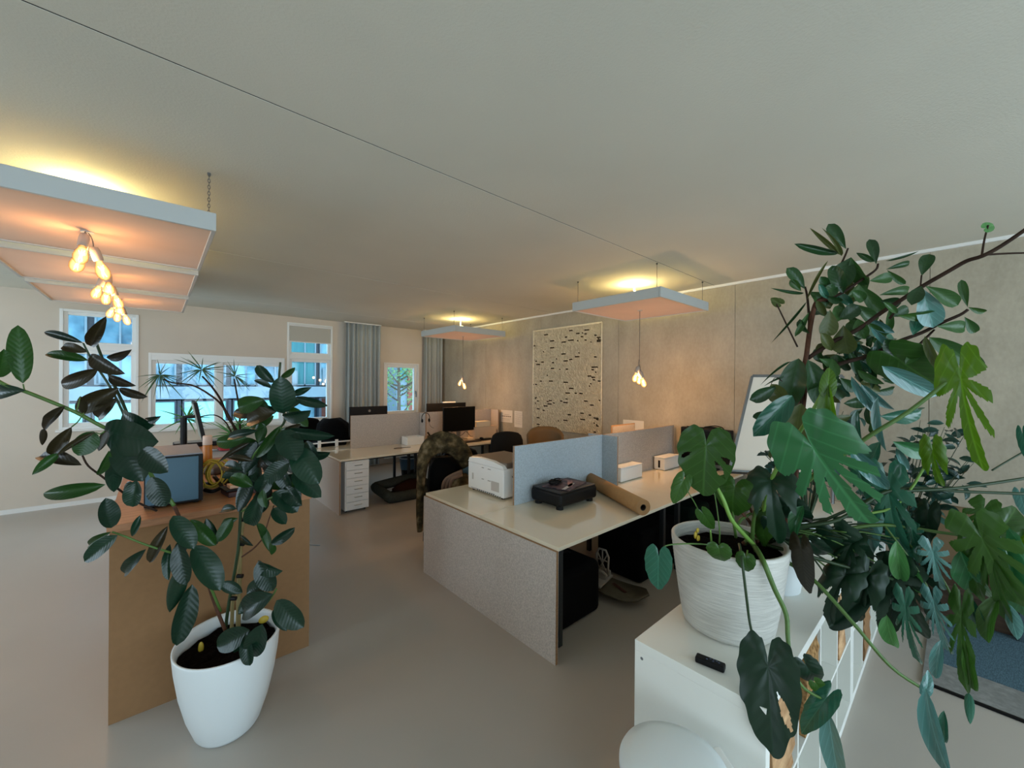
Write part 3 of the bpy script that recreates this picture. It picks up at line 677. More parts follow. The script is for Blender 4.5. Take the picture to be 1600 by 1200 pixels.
# boxes, tray, keyboard, mouse
def plainbox(name, x0, x1, y0, y1, z0, h, m_, label, cat, lid=True):
    t = thing(name, label, cat, ((x0 + x1) / 2, (y0 + y1) / 2, z0))
    k = .006
    b = MB(); b.box(x0, x1, y0, y0 + k, z0 + .001, z0 + h); b.box(x0, x1, y1 - k, y1, z0 + .001, z0 + h); b.box(x0, x0 + k, y0 + k, y1 - k, z0 + .001, z0 + h); b.box(x1 - k, x1, y0 + k, y1 - k, z0 + .001, z0 + h)
    b.box(x0 + k, x1 - k, y0 + k, y1 - k, z0 + .001, z0 + .008); b.build('box_walls', m_, t)
    if lid: MB().box(x0 - .004, x1 + .004, y0 - .004, y1 + .004, z0 + h, z0 + h + .012).build('box_lid', m_, t)
    return t
plainbox('storage_box', 3.06, 3.36, 5.98, 6.19, .73, .13, M_white, 'small white open storage box on the far desk against the divider', 'box', False)
plainbox('carton', 4.42, 4.92, 5.98, 6.20, .73, .19, mat('peach_carton', 'cdb7a0', .7), 'wide pale carton on the far desk right of the monitor', 'box')
plainbox('carton', 4.48, 4.80, 6.0, 6.17, .9335, .085, mat('cream_carton', 'd6c8ae', .7), 'small cream carton stacked on the wide pale carton', 'box')
t = thing('cable', 'short cable coil lying on the far desk before the white storage box', 'cable', (2.8, 5.85, .73))
MB().tube([(2.82 + math.cos(a) * .07, 5.82 + math.sin(a) * .035, .734) for a in [i * .5 for i in range(26)]] + [(3.02, 5.8, .734)], .004, 5).build('coil', M_cord, t)
t = thing('keyboard', 'dark keyboard lying on the far desk before the monitor', 'keyboard', (4.05, 5.70, .73))
MB().box(3.86, 4.30, 5.62, 5.76, .7305, .742).build('keyboard_base', M_black, t, bevel=.003)
k_ = MB()
for i in range(15):
    for j in range(5): k_.box(3.868 + i * .0285, 3.892 + i * .0285, 5.628 + j * .0255, 5.649 + j * .0255, .742, .747)
k_.build('keys', mat('key_brown', '241a18', .6), t, kind='stuff')
t = thing('mouse', 'black mouse on a dark mat at the far desk', 'mouse', (4.45, 5.75, .73)); MB().ell((4.42, 5.78, .755), .03, .05, .022).build('mouse_body', M_black, t, smooth=True)
tag(MB().box(4.34, 4.70, 5.64, 5.88, .7303, .7335).build('mouse_mat', M_blackm), 'dark mouse mat on the far desk', 'mouse mat')
t = plainbox('letter_tray', 3.70, 4.12, 5.80, 5.95, .73, .05, mat('wood_tray', 'c2a27c', .6), 'shallow wooden tray in front of the far monitor', 'tray', False)
tag(MB().tube(smoothpath([(3.72, 5.9, .79), (3.75, 5.93, .86), (3.86, 5.96, .90), (3.95, 5.92, .84), (3.9, 5.9, .80), (4.1, 5.93, .83), (4.2, 5.96, .88), (4.25, 5.9, .80), (4.33, 5.93, .78)]), .006, 5).build('cable', M_cord, smooth=True), 'loose grey cables tangled behind the wooden tray', 'cable')
# white rail with two posts, on the back desk's left end
t = thing('desk_rail', 'white metal rail with two square uprights on the left end of the far desks', 'rail', (2.0, 6.5, .73))
for a in (1.90, 2.16): MB().box(a - .022, a + .022, 6.62, 6.64, .7305, .84).build('upright', M_white, t)
MB().box(1.80, 2.38, 6.64, 6.66, .79, .81).build('cross_bar', M_white, t)
tag(MB().box(1.84, 2.34, 6.68, 6.95, .7305, .80).build('laptop_sleeve', M_blackm, bevel=.02), 'black padded sleeve lying behind the white rail', 'bag')
# ---------------- office chairs, jackets
def office_chair(x, y, rot, label, backc, group='office chairs', zt=1.0):
    t = thing('office_chair', label, 'chair', (x, y, 0), group)
    ca, sa = math.cos(rot), math.sin(rot)
    def W(a, b, z): return Vector((x + a * ca - b * sa, y + a * sa + b * ca, z))
    s_ = MB()
    for k in range(1):
        s_.obox(W(0, 0, .47), Vector((ca, sa, 0)), Vector((-sa, ca, 0)), Vector((0, 0, 1)), .24, .23, .035)
    s_.build('seat', M_blackm, t, bevel=.03, seg=3)
    # curved back: grid
    v = []; f = []; n, m_ = 12, 8
    for j in range(m_ + 1):
        for i in range(n + 1):
            u = i / n * 2 - 1; q = j / m_; wd = .235 * (1 - .12 * q) * (1 - max(0, q - .8) * 1.2)
            v.append(W(u * wd, .25 + .06 * (1 - u * u) + .05 * math.sin(q * 2.5), .60 + (zt - .60) * q + (.0 if q < 1 else -.03 * u * u)))
    for j in range(m_):
        for i in range(n): f.append((j * (n + 1) + i, j * (n + 1) + i + 1, (j + 1) * (n + 1) + i + 1, (j + 1) * (n + 1) + i))
    o = MB().add(v, f).build('backrest', backc, t, smooth=True); so = o.modifiers.new('s', 'SOLIDIFY'); so.thickness = .03; so.offset = 0
    rim = [v[i] for i in range(0, (n + 1))] + [v[j * (n + 1) + n] for j in range(1, m_ + 1)] + [v[m_ * (n + 1) + i] for i in range(n - 1, -1, -1)] + [v[j * (n + 1)] for j in range(m_ - 1, -1, -1)]
    MB().tube(rim, .016, 6).build('back_frame', M_black, t, smooth=True)
    MB().tube([W(0, .33, .75), W(0, .30, .5), W(0, .1, .43)], .02, 8).build('back_bracket', M_black, t, smooth=True)
    for s in (-1, 1):
        MB().tube([W(s * .27, .12, .45), W(s * .29, .1, .66)], .014, 8).build('arm_post', M_black, t)
        MB().obox(W(s * .29, .04, .675), Vector((ca, sa, 0)), Vector((-sa, ca, 0)), Vector((0, 0, 1)), .035, .12, .014).build('armrest', M_black, t, bevel=.01)
    MB().tube([W(0, 0, .07), W(0, 0, .44)], .03, 12).build('gas_lift', M_metal, t)
    for k in range(5):
        a = 2 * PI * k / 5 + rot; e = Vector((x + math.cos(a) * .29, y + math.sin(a) * .29, .07))
        l_ = MB().tube([(x, y, .10), e], [.022, .014], 8).build('base_arm', M_black, t)
        MB().tube([e + Vector((-math.sin(a) * .02, math.cos(a) * .02, -.042)), e + Vector((math.sin(a) * .02, -math.cos(a) * .02, -.042))], .028, 12).build('castor', M_black, l_)
    return t
office_chair(3.93, 4.55, 2.5, 'black mesh office chair between the desk blocks, back towards the camera', mat('black_mesh', '15130f', .8, .2), zt=1.06)
office_chair(2.80, 3.93, -.3, 'office chair wearing a camouflage jacket behind the printer', M_blackm, zt=.93)
office_chair(2.10, 7.50, .2, 'office chair under a black jacket beside the tall window', M_blackm, zt=1.10)
# brown shell chair
t = thing('shell_chair', 'olive brown shell chair behind the blue-grey divider below the wall hanging', 'chair', (4.05, 3.85, 0))
v = []; f = []; n, m_ = 16, 10; M_olive = mat('olive_brown_leather', '6f5636', .6, .3)
for j in range(m_ + 1):
    for i in range(n + 1):
        u = i / n * 2 - 1; q = j / m_; hgt = .45 + .68 * q * (1 - .16 * abs(u) ** 3)
        a_ = u * 1.1; r = .26 + .04 * q
        v.append((4.05 + math.cos(a_ + .72) * r, 3.85 + math.sin(a_ + .72) * r, hgt))
for j in range(m_):
    for i in range(n): f.append((j * (n + 1) + i, j * (n + 1) + i + 1, (j + 1) * (n + 1) + i + 1, (j + 1) * (n + 1) + i))
o = MB().add(v, f).build('back_shell', M_olive, t, smooth=True); so = o.modifiers.new('s', 'SOLIDIFY'); so.thickness = .035
MB().lathe((4.05, 3.85, .41), [(.0, 0), (.24, 0), (.26, .03), (.24, .07), (.0, .08)], 24).build('seat', M_olive, t, smooth=True)
for k in range(4):
    a = PI / 4 + k * PI / 2; MB().tube([(4.05 + math.cos(a) * .12, 3.85 + math.sin(a) * .12, .41), (4.05 + math.cos(a) * .24, 3.85 + math.sin(a) * .24, 0)], .012, 8).build('leg', M_leg, t)

def camo():
    mt = mat('camouflage_cloth', '6b5d40', .9, .1, noise=.5, nscale=12)
    nt = mt.node_tree; r = [n for n in nt.nodes if n.type == 'VALTORGB'][0]
    e = r.color_ramp.elements; e[0].position = .34; e[0].color = hexc('2a2318'); e[1].position = .70; e[1].color = hexc('7d6f56')
    x = e.new(.46); x.color = hexc('3f3826'); x = e.new(.54); x.color = hexc('54472f'); return mt
M_camo = camo()
def blob(mb, rows, n=20, wob=.08, seed=1):
    """rows: (centre, rx, ry) upwards: soft draped cloth body"""
    random.seed(seed); ph = [random.uniform(0, 6) for _ in range(4)]; vs = []; fs = []
    for i, (c, rx, ry) in enumerate(rows):
        for k in range(n):
            a = 2 * PI * k / n; w_ = 1 + wob * (math.sin(5 * a + ph[0] + i * .5) + .6 * math.sin(8 * a + ph[1] - i * .4))
            vs.append((c[0] + math.cos(a) * rx * w_, c[1] + math.sin(a) * ry * w_, c[2] + .01 * math.sin(3 * a + ph[2])))
    for i in range(len(rows) - 1):
        for k in range(n):
            k2 = (k + 1) % n; fs.append((i * n + k, i * n + k2, (i + 1) * n + k2, (i + 1) * n + k))
    fs.append(tuple(range(n - 1, -1, -1))); fs.append(tuple((len(rows) - 1) * n + k for k in range(n))); mb.add(vs, fs)
# camouflage jacket draped on the chair: sheet over the chair back with a long hanging side
t = thing('camouflage_jacket', 'camouflage jacket with dark lining hanging over the chair behind the printer', 'jacket', (2.5, 3.95, .6))
def cloth(pts_fn, nu, nv, name, m_, parent, th=.03):
    v = [pts_fn(i / nu, j / nv) for j in range(nv + 1) for i in range(nu + 1)]; f = []
    for j in range(nv):
        for i in range(nu): f.append((j * (nu + 1) + i, j * (nu + 1) + i + 1, (j + 1) * (nu + 1) + i + 1, (j + 1) * (nu + 1) + i))
    o = MB().add(v, f).build(name, m_, parent, smooth=True); so = o.modifiers.new('s', 'SOLIDIFY'); so.thickness = th; so.offset = 0; return o
def A(px, py, D): return at(px, py, D=D)
path = [(658, 829, 4.42), (659, 800, 4.42), (660, 770, 4.42), (662, 745, 4.43), (666, 722, 4.45), (676, 708, 4.5), (690, 702, 4.55), (705, 705, 4.6), (716, 715, 4.65), (726, 730, 4.7)]
wid = [.05, .10, .11, .12, .17, .30, .40, .38, .32, .24]
cen = smoothpath([A(*p) for p in path], 3)
def wi(s): k = s * (len(wid) - 1); i = min(int(k), len(wid) - 2); return wid[i] + (wid[i + 1] - wid[i]) * (k - i)
inw = (A(715, 760, 4.6) - A(690, 702, 4.55)).normalized()
def sleeve(u, v_):
    k = u * (len(cen) - 1); i = min(int(k), len(cen) - 2); c = cen[i].lerp(cen[i + 1], k - i)
    tgt = A(668 + 18 * u, 840 - 110 * u, 4.4 + .25 * u) if False else None
    t_ = (cen[min(i + 1, len(cen) - 1)] - cen[max(i - 1, 0)]).normalized(); nrm = t_.cross(CF).normalized()
    a = (v_ - .15) ; w_ = wi(u) * .55
    return c + nrm * (a * w_ * 1.1) - CF * (.05 * math.sin(PI * v_) + .012 * math.sin(9 * v_ + 14 * u))
cloth(sleeve, 30, 10, 'outer_cloth', M_camo, t)
b_ = MB(); blob(b_, [(A(702, 800, 4.66), .14, .10), (A(700, 780, 4.66), .22, .12), (A(697, 755, 4.66), .24, .13), (A(695, 730, 4.66), .21, .11), (A(693, 714, 4.66), .12, .07)], 22, .05, 4)
b_.build('dark_lining', mat('black_lining', '060606', .9, .1), t, smooth=True)
b_ = MB()
for (d, ww) in ((0, .02), (.05, .018), (.10, .02)):
    b_.tube(smoothpath([A(694 + d * 110, 778, 4.42), A(692 + d * 110, 762, 4.4), A(696 + d * 100, 750, 4.4), A(706 + d * 60, 743 + d * 30, 4.42), A(722, 736 + d * 70, 4.46)]), ww, 8)
b_.build('cuff_stripe', [mat('pink_brown_knit', '7c6657', .9, .1)], t, smooth=True)
b_ = MB(); blob(b_, [(A(718, 775, 4.5), .10, .08), (A(716, 762, 4.5), .14, .09), (A(718, 750, 4.5), .12, .08), (A(722, 742, 4.5), .06, .05)], 16, .1, 8); b_.build('folded_hood', M_camo, t, smooth=True)
tag(MB().tube([A(661, 848, 4.42), A(661.5, 832, 4.42)], .004, 5).build('drawcord', M_cord), 'thin drawcord dangling below the camouflage jacket', 'cord')
t = thing('blue_cloth', 'crumpled blue garment lying on the seat behind the camouflage jacket', 'garment', A(722, 722, 4.95)); b_ = MB(); blob(b_, [(A(722, 740, 4.95), .14, .1), (A(722, 728, 4.95), .16, .1), (A(720, 715, 4.95), .06, .04)], 16, .15, 3); b_.build('cloth', mat('blue_garment', '53758c', .9, .1), t, smooth=True)
# black jacket
t = thing('black_jacket', 'bulky black jacket over the chair left of the far divider', 'jacket', (2.1, 7.3, .8)); b_ = MB()
blob(b_, [(A(523, 705, 6.9), .27, .18), (A(524, 690, 6.9), .29, .19), (A(523, 675, 6.9), .30, .2), (A(521, 662, 6.9), .25, .18), (A(519, 654, 6.9), .15, .1)], 26, .05, 2); b_.build('jacket_body', M_blackm, t, smooth=True)

# ---------------- dog bed with blanket, bins under the far desk
t = thing('dog_bed', 'dark green-grey padded dog bed on the floor under the far desk', 'dog bed', (2.95, 5.8, 0))
M_bed = mat('dog_bed_cloth', '3d403a', .9, .1, noise=.2, nscale=30)
x0, x1, y0, y1 = 2.47, 3.30, 5.44, 6.0
MB().box(x0 + .1, x1 - .1, y0 + .06, y1 - .1, 0.005, .07).build('bed_cushion', mat('bed_brown', '2a1a14', .9, .1), t, bevel=.03)
b_ = MB(); b_.tube(smoothpath([(x0 + .55, y0 + .05, .07), (x0 + .1, y0 + .05, .08), (x0 + .06, y0 + .1, .10), (x0 + .05, y1 - .1, .14), (x0 + .12, y1 - .04, .16), (x1 - .1, y1 - .04, .2), (x1 - .05, y1 - .12, .16), (x1 - .06, y0 + .1, .10), (x1 - .12, y0 + .05, .08), (x1 - .3, y0 + .05, .07)]), .075, 10)
b_.build('bolster', M_bed, t, smooth=True)
tb_ = MB(); blob(tb_, [((2.95, 5.72, .07), .26, .16), ((2.95, 5.72, .14), .25, .15), ((2.98, 5.73, .20), .18, .1), ((3.0, 5.74, .23), .06, .04)], 18, .07, 6)
tag(tb_.build('brown_blanket', mat('dark_brown_blanket', '2e1a12', .95, .05), smooth=True), 'dark brown blanket bunched inside the dog bed', 'blanket')
t = thing('waste_bin', 'dark waste bin with a blue bag folded over its rim under the far desk', 'bin', (3.42, 6.67, 0))
MB().lathe((3.42, 6.67, 0), [(.095, 0), (.10, .01), (.135, .36)], 24).build('bin_body', M_black, t, smooth=True)
MB().lathe((3.42, 6.67, .19), [(.123, 0), (.128, .03), (.143, .17), (.150, .2), (.138, .205)], 24, cap=False).build('bin_bag', mat('blue_bag', '3b5468', .5), t, smooth=True)
MB().lathe((3.42, 6.67, .385), [(.14, 0), (.155, .005), (.155, .02), (.14, .02)], 24, cap=False).build('bin_rim', mat('bin_rim', 'b5b9ba', .4), t, smooth=True)
# radiator below the small window
t = thing('radiator', 'low ribbed radiator under the small right-hand window', 'radiator', (4.1, 8.15, .1))
MB().box(3.65, 4.6, 8.17, 8.22, .12, .62).build('radiator_body', M_white, t)
for k in range(18): MB().box(3.67 + k * .052, 3.70 + k * .052, 8.15, 8.17, .14, .60).build('fin', M_white, t)
# under near desks
t = thing('snowboard', 'worn grey-brown snowboard lying under the near desk, nose poking out', 'snowboard', (2.85, 2.2, .05))
n0 = Vector((2.90, 1.62, .055)); n1 = Vector((2.62, 3.0, .13)); ax_ = (n1 - n0).normalized(); sd = Vector((ax_.y, -ax_.x, 0)).normalized(); upb = sd.cross(ax_)
v = []; f = []; N = 26
for i in range(N + 1):
    u = i / N; s_ = -.0 + 1.45 * u; e0 = min(1, math.sqrt(max(0, 1 - (1 - min(1, s_ / .16)) ** 2))); e1 = min(1, math.sqrt(max(0, 1 - (1 - min(1, (1.45 - s_) / .16)) ** 2)))
    wd = .145 * min(e0, e1) * (1 - .12 * math.sin(PI * u)) + .002; lift = .05 * max(0, 1 - s_ / .22) ** 2
    c = n0 + ax_ * s_ + upb * lift
    v += [c - sd * wd, c, c + sd * wd]
for i in range(N):
    for k in range(2): f.append((i * 3 + k, i * 3 + k + 1, (i + 1) * 3 + k + 1, (i + 1) * 3 + k))
o = MB().add(v, f).build('deck', mat('snowboard_deck', '6e6654', .5, .4, noise=.3, nscale=6, col2='4c4436'), t, smooth=True); so = o.modifiers.new('s', 'SOLIDIFY'); so.thickness = .012
c = n0 + ax_ * .24 + upb * .012
MB().obox(c, (ax_ + sd * .5).normalized(), (sd - ax_ * .5).normalized(), upb, .075, .012, .002).build('deck_graphic', mat('red_brown_print', '4a241c', .5), t)
c = n0 + ax_ * .40 + upb * .012; M_bind = mat('binding_white', 'a09a92', .5)
bn = MB(); bn.obox(c + upb * .012, ax_, sd, upb, .05, .13, .01); bn.obox(c + upb * .04 + sd * .09, ax_, sd, upb, .04, .012, .03); bn.obox(c + upb * .04 - sd * .0, ax_, sd, upb, .04, .012, .03)
bn.build('binding_base', M_bind, t, bevel=.004)
fr_ = [(-.05, 0), (-.055, .16), (-.03, .21), (.03, .21), (.055, .16), (.05, 0)]
bn = MB(); P = [c + sd * .02 + ax_ * a + Vector((0, 0, 1)) * (.05 + b) for a, b in fr_]; bn.tube(P, .009, 6)
for a, b in (((-.05, 0), (.045, .18)), ((.05, 0), (-.045, .18)), ((-.055, .12), (.055, .12)), ((0, 0), (0, .21)), ((-.05, 0), (.05, 0))):
    bn.tube([c + sd * .02 + ax_ * a[0] + Vector((0, 0, .05 + a[1])), c + sd * .02 + ax_ * b[0] + Vector((0, 0, .05 + b[1]))], .006, 5)
bn.build('highback', M_bind, t, smooth=True); bn = MB(); bn.tube(bez(c + upb * .06 - sd * .01 - ax_ * .05, c + upb * .14 - sd * .05, c + upb * .06 - sd * .01 + ax_ * .05, 8), .012, 6); bn.build('ankle_strap', M_bind, t, smooth=True)
def bag(x0, x1, y0, y1, z0, z1, label, m_=None, name='bag', cat='bag', bev=.05):
    t = thing(name, label, cat, ((x0 + x1) / 2, (y0 + y1) / 2, z0)); MB().box(x0, x1, y0, y1, z0 + .002, z1).build('bag_body', m_ or M_blackm, t, bevel=bev, seg=3)
    MB().tube(bez((x0 + .08, (y0 + y1) / 2, z1 - .01), ((x0 + x1) / 2, (y0 + y1) / 2, z1 + .09), (x1 - .08, (y0 + y1) / 2, z1 - .01), 10), .012, 6).build('handle', M_black, t, smooth=True); return t
bag(2.06, 2.58, 1.84, 2.32, 0, .40, 'big black bag under the near desk right behind the felt end panel')
bag(3.15, 3.9, 1.83, 2.31, 0, .45, 'second black bag under the near desks behind the snowboard')
bag(2.05, 2.47, 2.75, 3.14, 0, .42, 'third black bag deep under the printer desk')
bag(3.95, 4.4, 1.75, 2.2, 0, .52, 'dark green bag under the desk close to the ribbed pot', mat('dark_green_canvas', '10201b', .8, .1))
bag(4.45, 5.0, 1.8, 2.3, 0, .45, 'black bag under the desk end by the concrete wall')
# ---------------- high table at the left with its load
TX0, TX1, TY0, TY1, TZ = -.175, .765, 2.87, 6.0, 1.02
t = thing('high_table', 'high wooden-topped table with brown hardboard end behind the left white pot', 'table', (.3, 4.4, 0))
MB().box(TX0 - .01, TX1 + .01, TY0 - .01, TY1, TZ - .04, TZ).build('tabletop', M_wood, t, bevel=.003)
MB().box(TX0, TX1, TY0, TY0 + .018, 0, TZ - .04).build('end_board', M_mdf, t)
MB().box(TX0, TX0 + .018, TY0 + .018, TY1 - .02, .0, TZ - .04).build('side_board', M_mdf, t)
MB().box(TX1 - .018, TX1, TY0 + .018, TY1 - .02, .0, TZ - .04).build('side_board', M_mdf, t)
for k in range(6):
    pass
tag(MB().tube([A(481, 851, 2.72), A(500, 852, 2.78)], .005, 6).build('handle_rod', M_metal), 'short grey rod sticking out beyond the brown hardboard end', 'rod')
t = thing('computer_case', 'blue-grey fronted computer case standing at the near end of the high table', 'computer', (.06, 3.25, TZ))
x0, x1, y0, y1 = -.05, .215, 3.06, 3.52
MB().box(x0, x1, y0, y1, TZ + .012, TZ + .295).build('case_body', M_black, t, bevel=.004)
MB().box(x0 + .006, x1 - .022, y0 - .008, y0, TZ + .025, TZ + .285).build('front_panel', mat('blue_grey_panel', '3d6478', .45, .5, noise=.06, nscale=5), t, bevel=.002)
MB().box(x0 + .004, x1 - .004, y0 + .004, y1 - .004, TZ + .295, TZ + .302).build('top_plate', mat('pale_plate', '8d8c92', .4), t)
for a in (x0 + .03, x1 - .03):
    for b in (y0 + .04, y1 - .04): MB().cyl((a, b), .014, TZ, TZ + .014, 10).build('foot', M_black, t)
def slab(name, c, w_, d, z0, h, ang, m_, label, cat, group=None, bev=.003):
    o = MB().obox((c[0], c[1], z0 + h / 2 + .0005), Vector((math.cos(ang), math.sin(ang), 0)), Vector((-math.sin(ang), math.cos(ang), 0)), Vector((0, 0, 1)), w_ / 2, d / 2, h / 2).build(name, m_, bevel=bev)
    return tag(o, label, cat, group)
# stack behind the case
GL = 'laptops and trays stacked on the high table'
slab('tray', (.10, 4.35), .36, .5, TZ, .05, .05, M_black, 'black tray at the bottom of the stack behind the computer case', 'tray', GL)
slab('wood_block', (.14, 4.2), .20, .2, TZ + .051, .03, .05, mat('peach_block', 'c39a78', .6), 'peach coloured block lying on the black tray', 'block')
slab('laptop', (.08, 4.62), .33, .24, TZ + .051, .022, -.1, M_metal, 'silver closed laptop lower in the stack on the high table', 'laptop', GL)
slab('laptop', (.09, 4.63), .34, .25, TZ + .074, .02, .0, M_black, 'black closed laptop above the lower silver one', 'laptop', GL)
slab('laptop', (.06, 4.62), .33, .24, TZ + .095, .02, .12, M_metal, 'silver closed laptop on top of the stack on the high table', 'laptop', GL)
tag(MB().tube([(.0 + math.cos(a) * .05 + .003 * a, 5.0 + math.sin(a * 1.3) * .04, TZ + .012 + .012 * abs(math.sin(a * .9))) for a in [i * .45 for i in range(40)]], .006, 5).build('cable_heap', mat('brown_cable', '54423a', .7), smooth=True), 'heap of brown-grey cables on the high table by the window', 'cable')
# monitor seen edge-on with its arm
t = thing('tilted_monitor', 'thin monitor seen nearly edge-on with its black stand on the high table', 'monitor', (.28, 5.15, TZ))
a0, a1 = A(304, 628, 4.02), A(318, 687, 4.02)
dirz = (a1 - a0).normalized(); depth = Vector((.02, 1, 0)).normalized()
MB().obox((a0 + a1) / 2 + depth * .1, Vector((1, -.02, 0)), depth, dirz, .016, .28, (a1 - a0).length / 2).build('screen_shell', M_black, t, bevel=.004)
MB().obox((a0 + a1) / 2 + depth * .1 + Vector((-.018, 0, 0)), Vector((1, -.02, 0)), depth, dirz, .003, .26, (a1 - a0).length / 2 - .02).build('screen_face', mat('grey_screen_face', '9aa39b', .4), t)
MB().tube([A(287, 652, 4.05), A(287, 698, 4.05)], .028, 10).build('stand_column', M_black, t); MB().tube([A(287, 652, 4.05), A(308, 650, 4.05)], .016, 8).build('stand_arm', M_black, t)
c_ = A(287, 698, 4.05); MB().box(c_.x - .1, c_.x + .1, c_.y - .08, c_.y + .08, TZ + .0005, TZ + .014).build('stand_base', M_black, t)
# yellow spray can
t = thing('spray_can', 'orange-yellow spray can with a white cap on the high table', 'can', (.35, 4.37, TZ))
cc = (at(324, 727, Z=TZ).x, at(324, 727, Z=TZ).y, TZ)
MB().lathe(cc, [(.033, .001), (.035, .006), (.035, .17), (.028, .185)], 24).build('can_body', mat('orange_can', 'b8701c', .4, .5, noise=.2, nscale=20), t, smooth=True)
MB().lathe((cc[0], cc[1], TZ + .18), [(.034, 0), (.035, .003), (.034, .075), (.03, .08)], 24).build('cap', mat('can_cap', 'c8b5a8', .5), t, smooth=True)
# yellow cable ring
ym = mat('yellow_cable', 'a8902c', .5, .4)
q = MB(); cb = Vector((.30, 3.32, TZ + .115)); random.seed(9)
for k in range(7):
    r = .085 + random.uniform(-.02, .02); ph = random.uniform(-.25, .25); pts = []
    for i in range(25):
        a = 2 * PI * i / 24; pts.append(cb + Vector((math.cos(a) * r * .75 + .01 * k - .03, .18 * ph * math.cos(a) + .006 * k, math.sin(a) * r + random.uniform(-.003, .003))))
    q.tube(pts, .0055, 5, cap=False)
tag(q.build('cable_coil', ym, smooth=True), 'coil of yellow cable leaning beside the blue-grey computer case', 'cable')
tag(MB().tube(smoothpath([(.24, 3.3, TZ + .02), (.28, 3.25, TZ + .015), (.33, 3.3, TZ + .03), (.3, 3.4, TZ + .08), (.33, 3.45, TZ + .02), (.27, 3.5, TZ + .02), (.25, 3.36, TZ + .04)]), .012, 6).build('black_adapter_cable', M_black, smooth=True), 'thick black cable at the foot of the yellow coil', 'cable')
# books and devices right of it
slab('book', (.44, 3.16), .22, .17, TZ, .03, .15, mat('dark_red_cover', '3a1815', .5), 'dark red book lying at the front of the high table', 'book', 'books at the front of the high table')
slab('book', (.42, 3.17), .20, .15, TZ + .031, .012, .15, M_black, 'thin black book on the dark red one', 'book', 'books at the front of the high table')
slab('note_block', (.40, 3.15), .10, .08, TZ + .044, .022, .12, mat('peach_paper', 'cfa88a', .7), 'peach note block on top of the small front books', 'notepad')
slab('flat_box', (.50, 3.45), .26, .2, TZ, .05, .2, M_blackm, 'flat black box behind the dark red book', 'box')
slab('paper_pad', (.49, 3.43), .22, .14, TZ + .051, .012, .2, mat('peach_pad', 'd8b79b', .7), 'peach paper pad on the flat black box', 'notepad')
slab('white_sheet', (.47, 4.0), .22, .3, TZ, .003, .3, mat('pink_white_paper', 'c9b4a8', .8), 'loose pale sheet in the middle of the high table', 'paper', 'loose sheets on the high table', 0)
slab('white_sheet', (.56, 3.75), .22, .3, TZ, .003, .7, mat('pink_white_paper', 'c9b4a8', .8), 'loose pale sheet at the right edge of the high table', 'paper', 'loose sheets on the high table', 0)
slab('white_sheet', (.50, 5.0), .4, .5, TZ, .003, .1, mat('pale_grey_paper', 'a9abb0', .7), 'large grey-white sheet under the red scissors', 'paper', 'loose sheets on the high table', 0)
slab('brown_pouch', (.36, 3.95), .14, .16, TZ, .06, .5, mat('brown_leather', '3b2a20', .6), 'brown leather pouch below the spray can', 'pouch', None, .02)
t = thing('grey_bar', 'long grey-black device at the window end of the high table', 'device', (.45, 5.75, TZ))
MB().box(.14, .72, 5.68, 5.86, TZ + .0005, TZ + .05).build('device_body', M_black, t, bevel=.006); MB().box(.15, .71, 5.685, 5.855, TZ + .05, TZ + .056).build('device_top', mat('grey_top', '8d9290', .5), t)
t = thing('scissors', 'pair of red-handled scissors on the grey-white sheet', 'scissors', (.48, 5.05, TZ)); c_ = at(347, 703, Z=TZ + .01)
for s_ in (-1, 1):
    pts = [c_ + Vector((.03 + math.cos(a) * .055, s_ * .05 + math.sin(a) * .035, .012)) for a in [2 * PI * i / 14 for i in range(15)]]
    MB().tube(pts, .011, 6, cap=False).build('grip', mat('red_grip', 'a01525', .4), t, smooth=True)
    MB().obox(c_ + Vector((-.08, s_ * .01, .008)), Vector((1, -s_ * .12, 0)).normalized(), Vector((s_ * .12, 1, 0)).normalized(), Vector((0, 0, 1)), .08, .01, .0015).build('blade', M_chrome, t)

# ---------------- white cabinets with open cubes
M_cab = mat('cabinet_white_foil', 'dcdcd4', .45, .45)
def shelf_unit(x0, n, label):
    y0, y1, z1 = .385, .83, .77; w_ = .367 * n; x1 = x0 + w_
    t = thing('cube_shelf', label, 'shelf unit', ((x0 + x1) / 2, (y0 + y1) / 2, 0), 'white cube shelves')
    MB().box(x0, x1, y0, y1, z1 - .038, z1).build('top_board', M_cab, t, bevel=.001)
    MB().box(x0, x0 + .038, y0, y1, 0, z1 - .038).build('side_board', M_cab, t, bevel=.001); MB().box(x1 - .038, x1, y0, y1, 0, z1 - .038).build('side_board', M_cab, t, bevel=.001)
    MB().box(x0 + .038, x1 - .038, y0, y1, 0, .038).build('bottom_board', M_cab, t, bevel=.001)
    inn = (w_ - .076 - .016 * (n - 1)) / n
    for k in range(1, n): xx = x0 + .038 + k * inn + (k - 1) * .016; MB().box(xx, xx + .016, y0 + .003, y1 - .01, .038, z1 - .038).build('upright', M_cab, t)
    for k in range(n): xx = x0 + .038 + k * (inn + .016); MB().box(xx, xx + inn, y0 + .003, y1 - .01, .377, .393).build('cube_shelf_board', M_cab, t)
    MB().box(x0 + .038, x1 - .038, y1 - .01, y1 - .004, .038, z1 - .038).build('back_board', M_cab, t)
    return t, inn
cabt, inn = shelf_unit(1.385, 4, 'white cube shelf carrying the ribbed white pot, nearest the camera')
MB().tube([(1.3845, .80, .71), (1.386, .80, .71)], .006, 10).build('screw_cap', M_metal, cabt)
shelf_unit(2.86, 4, 'second white cube shelf running on towards the concrete wall')
M_cork = mat('speckled_cork', 'b08a5c', .9, .1, noise=.9, nscale=55, col2='6b4c2c', bump=.6, bscale=60)
M_burl = mat('pale_rough_wood', 'c9a37a', .8, .2, noise=.5, nscale=9, col2='8f6844', bump=.5, bscale=20, stretch=(1, 1, 3))
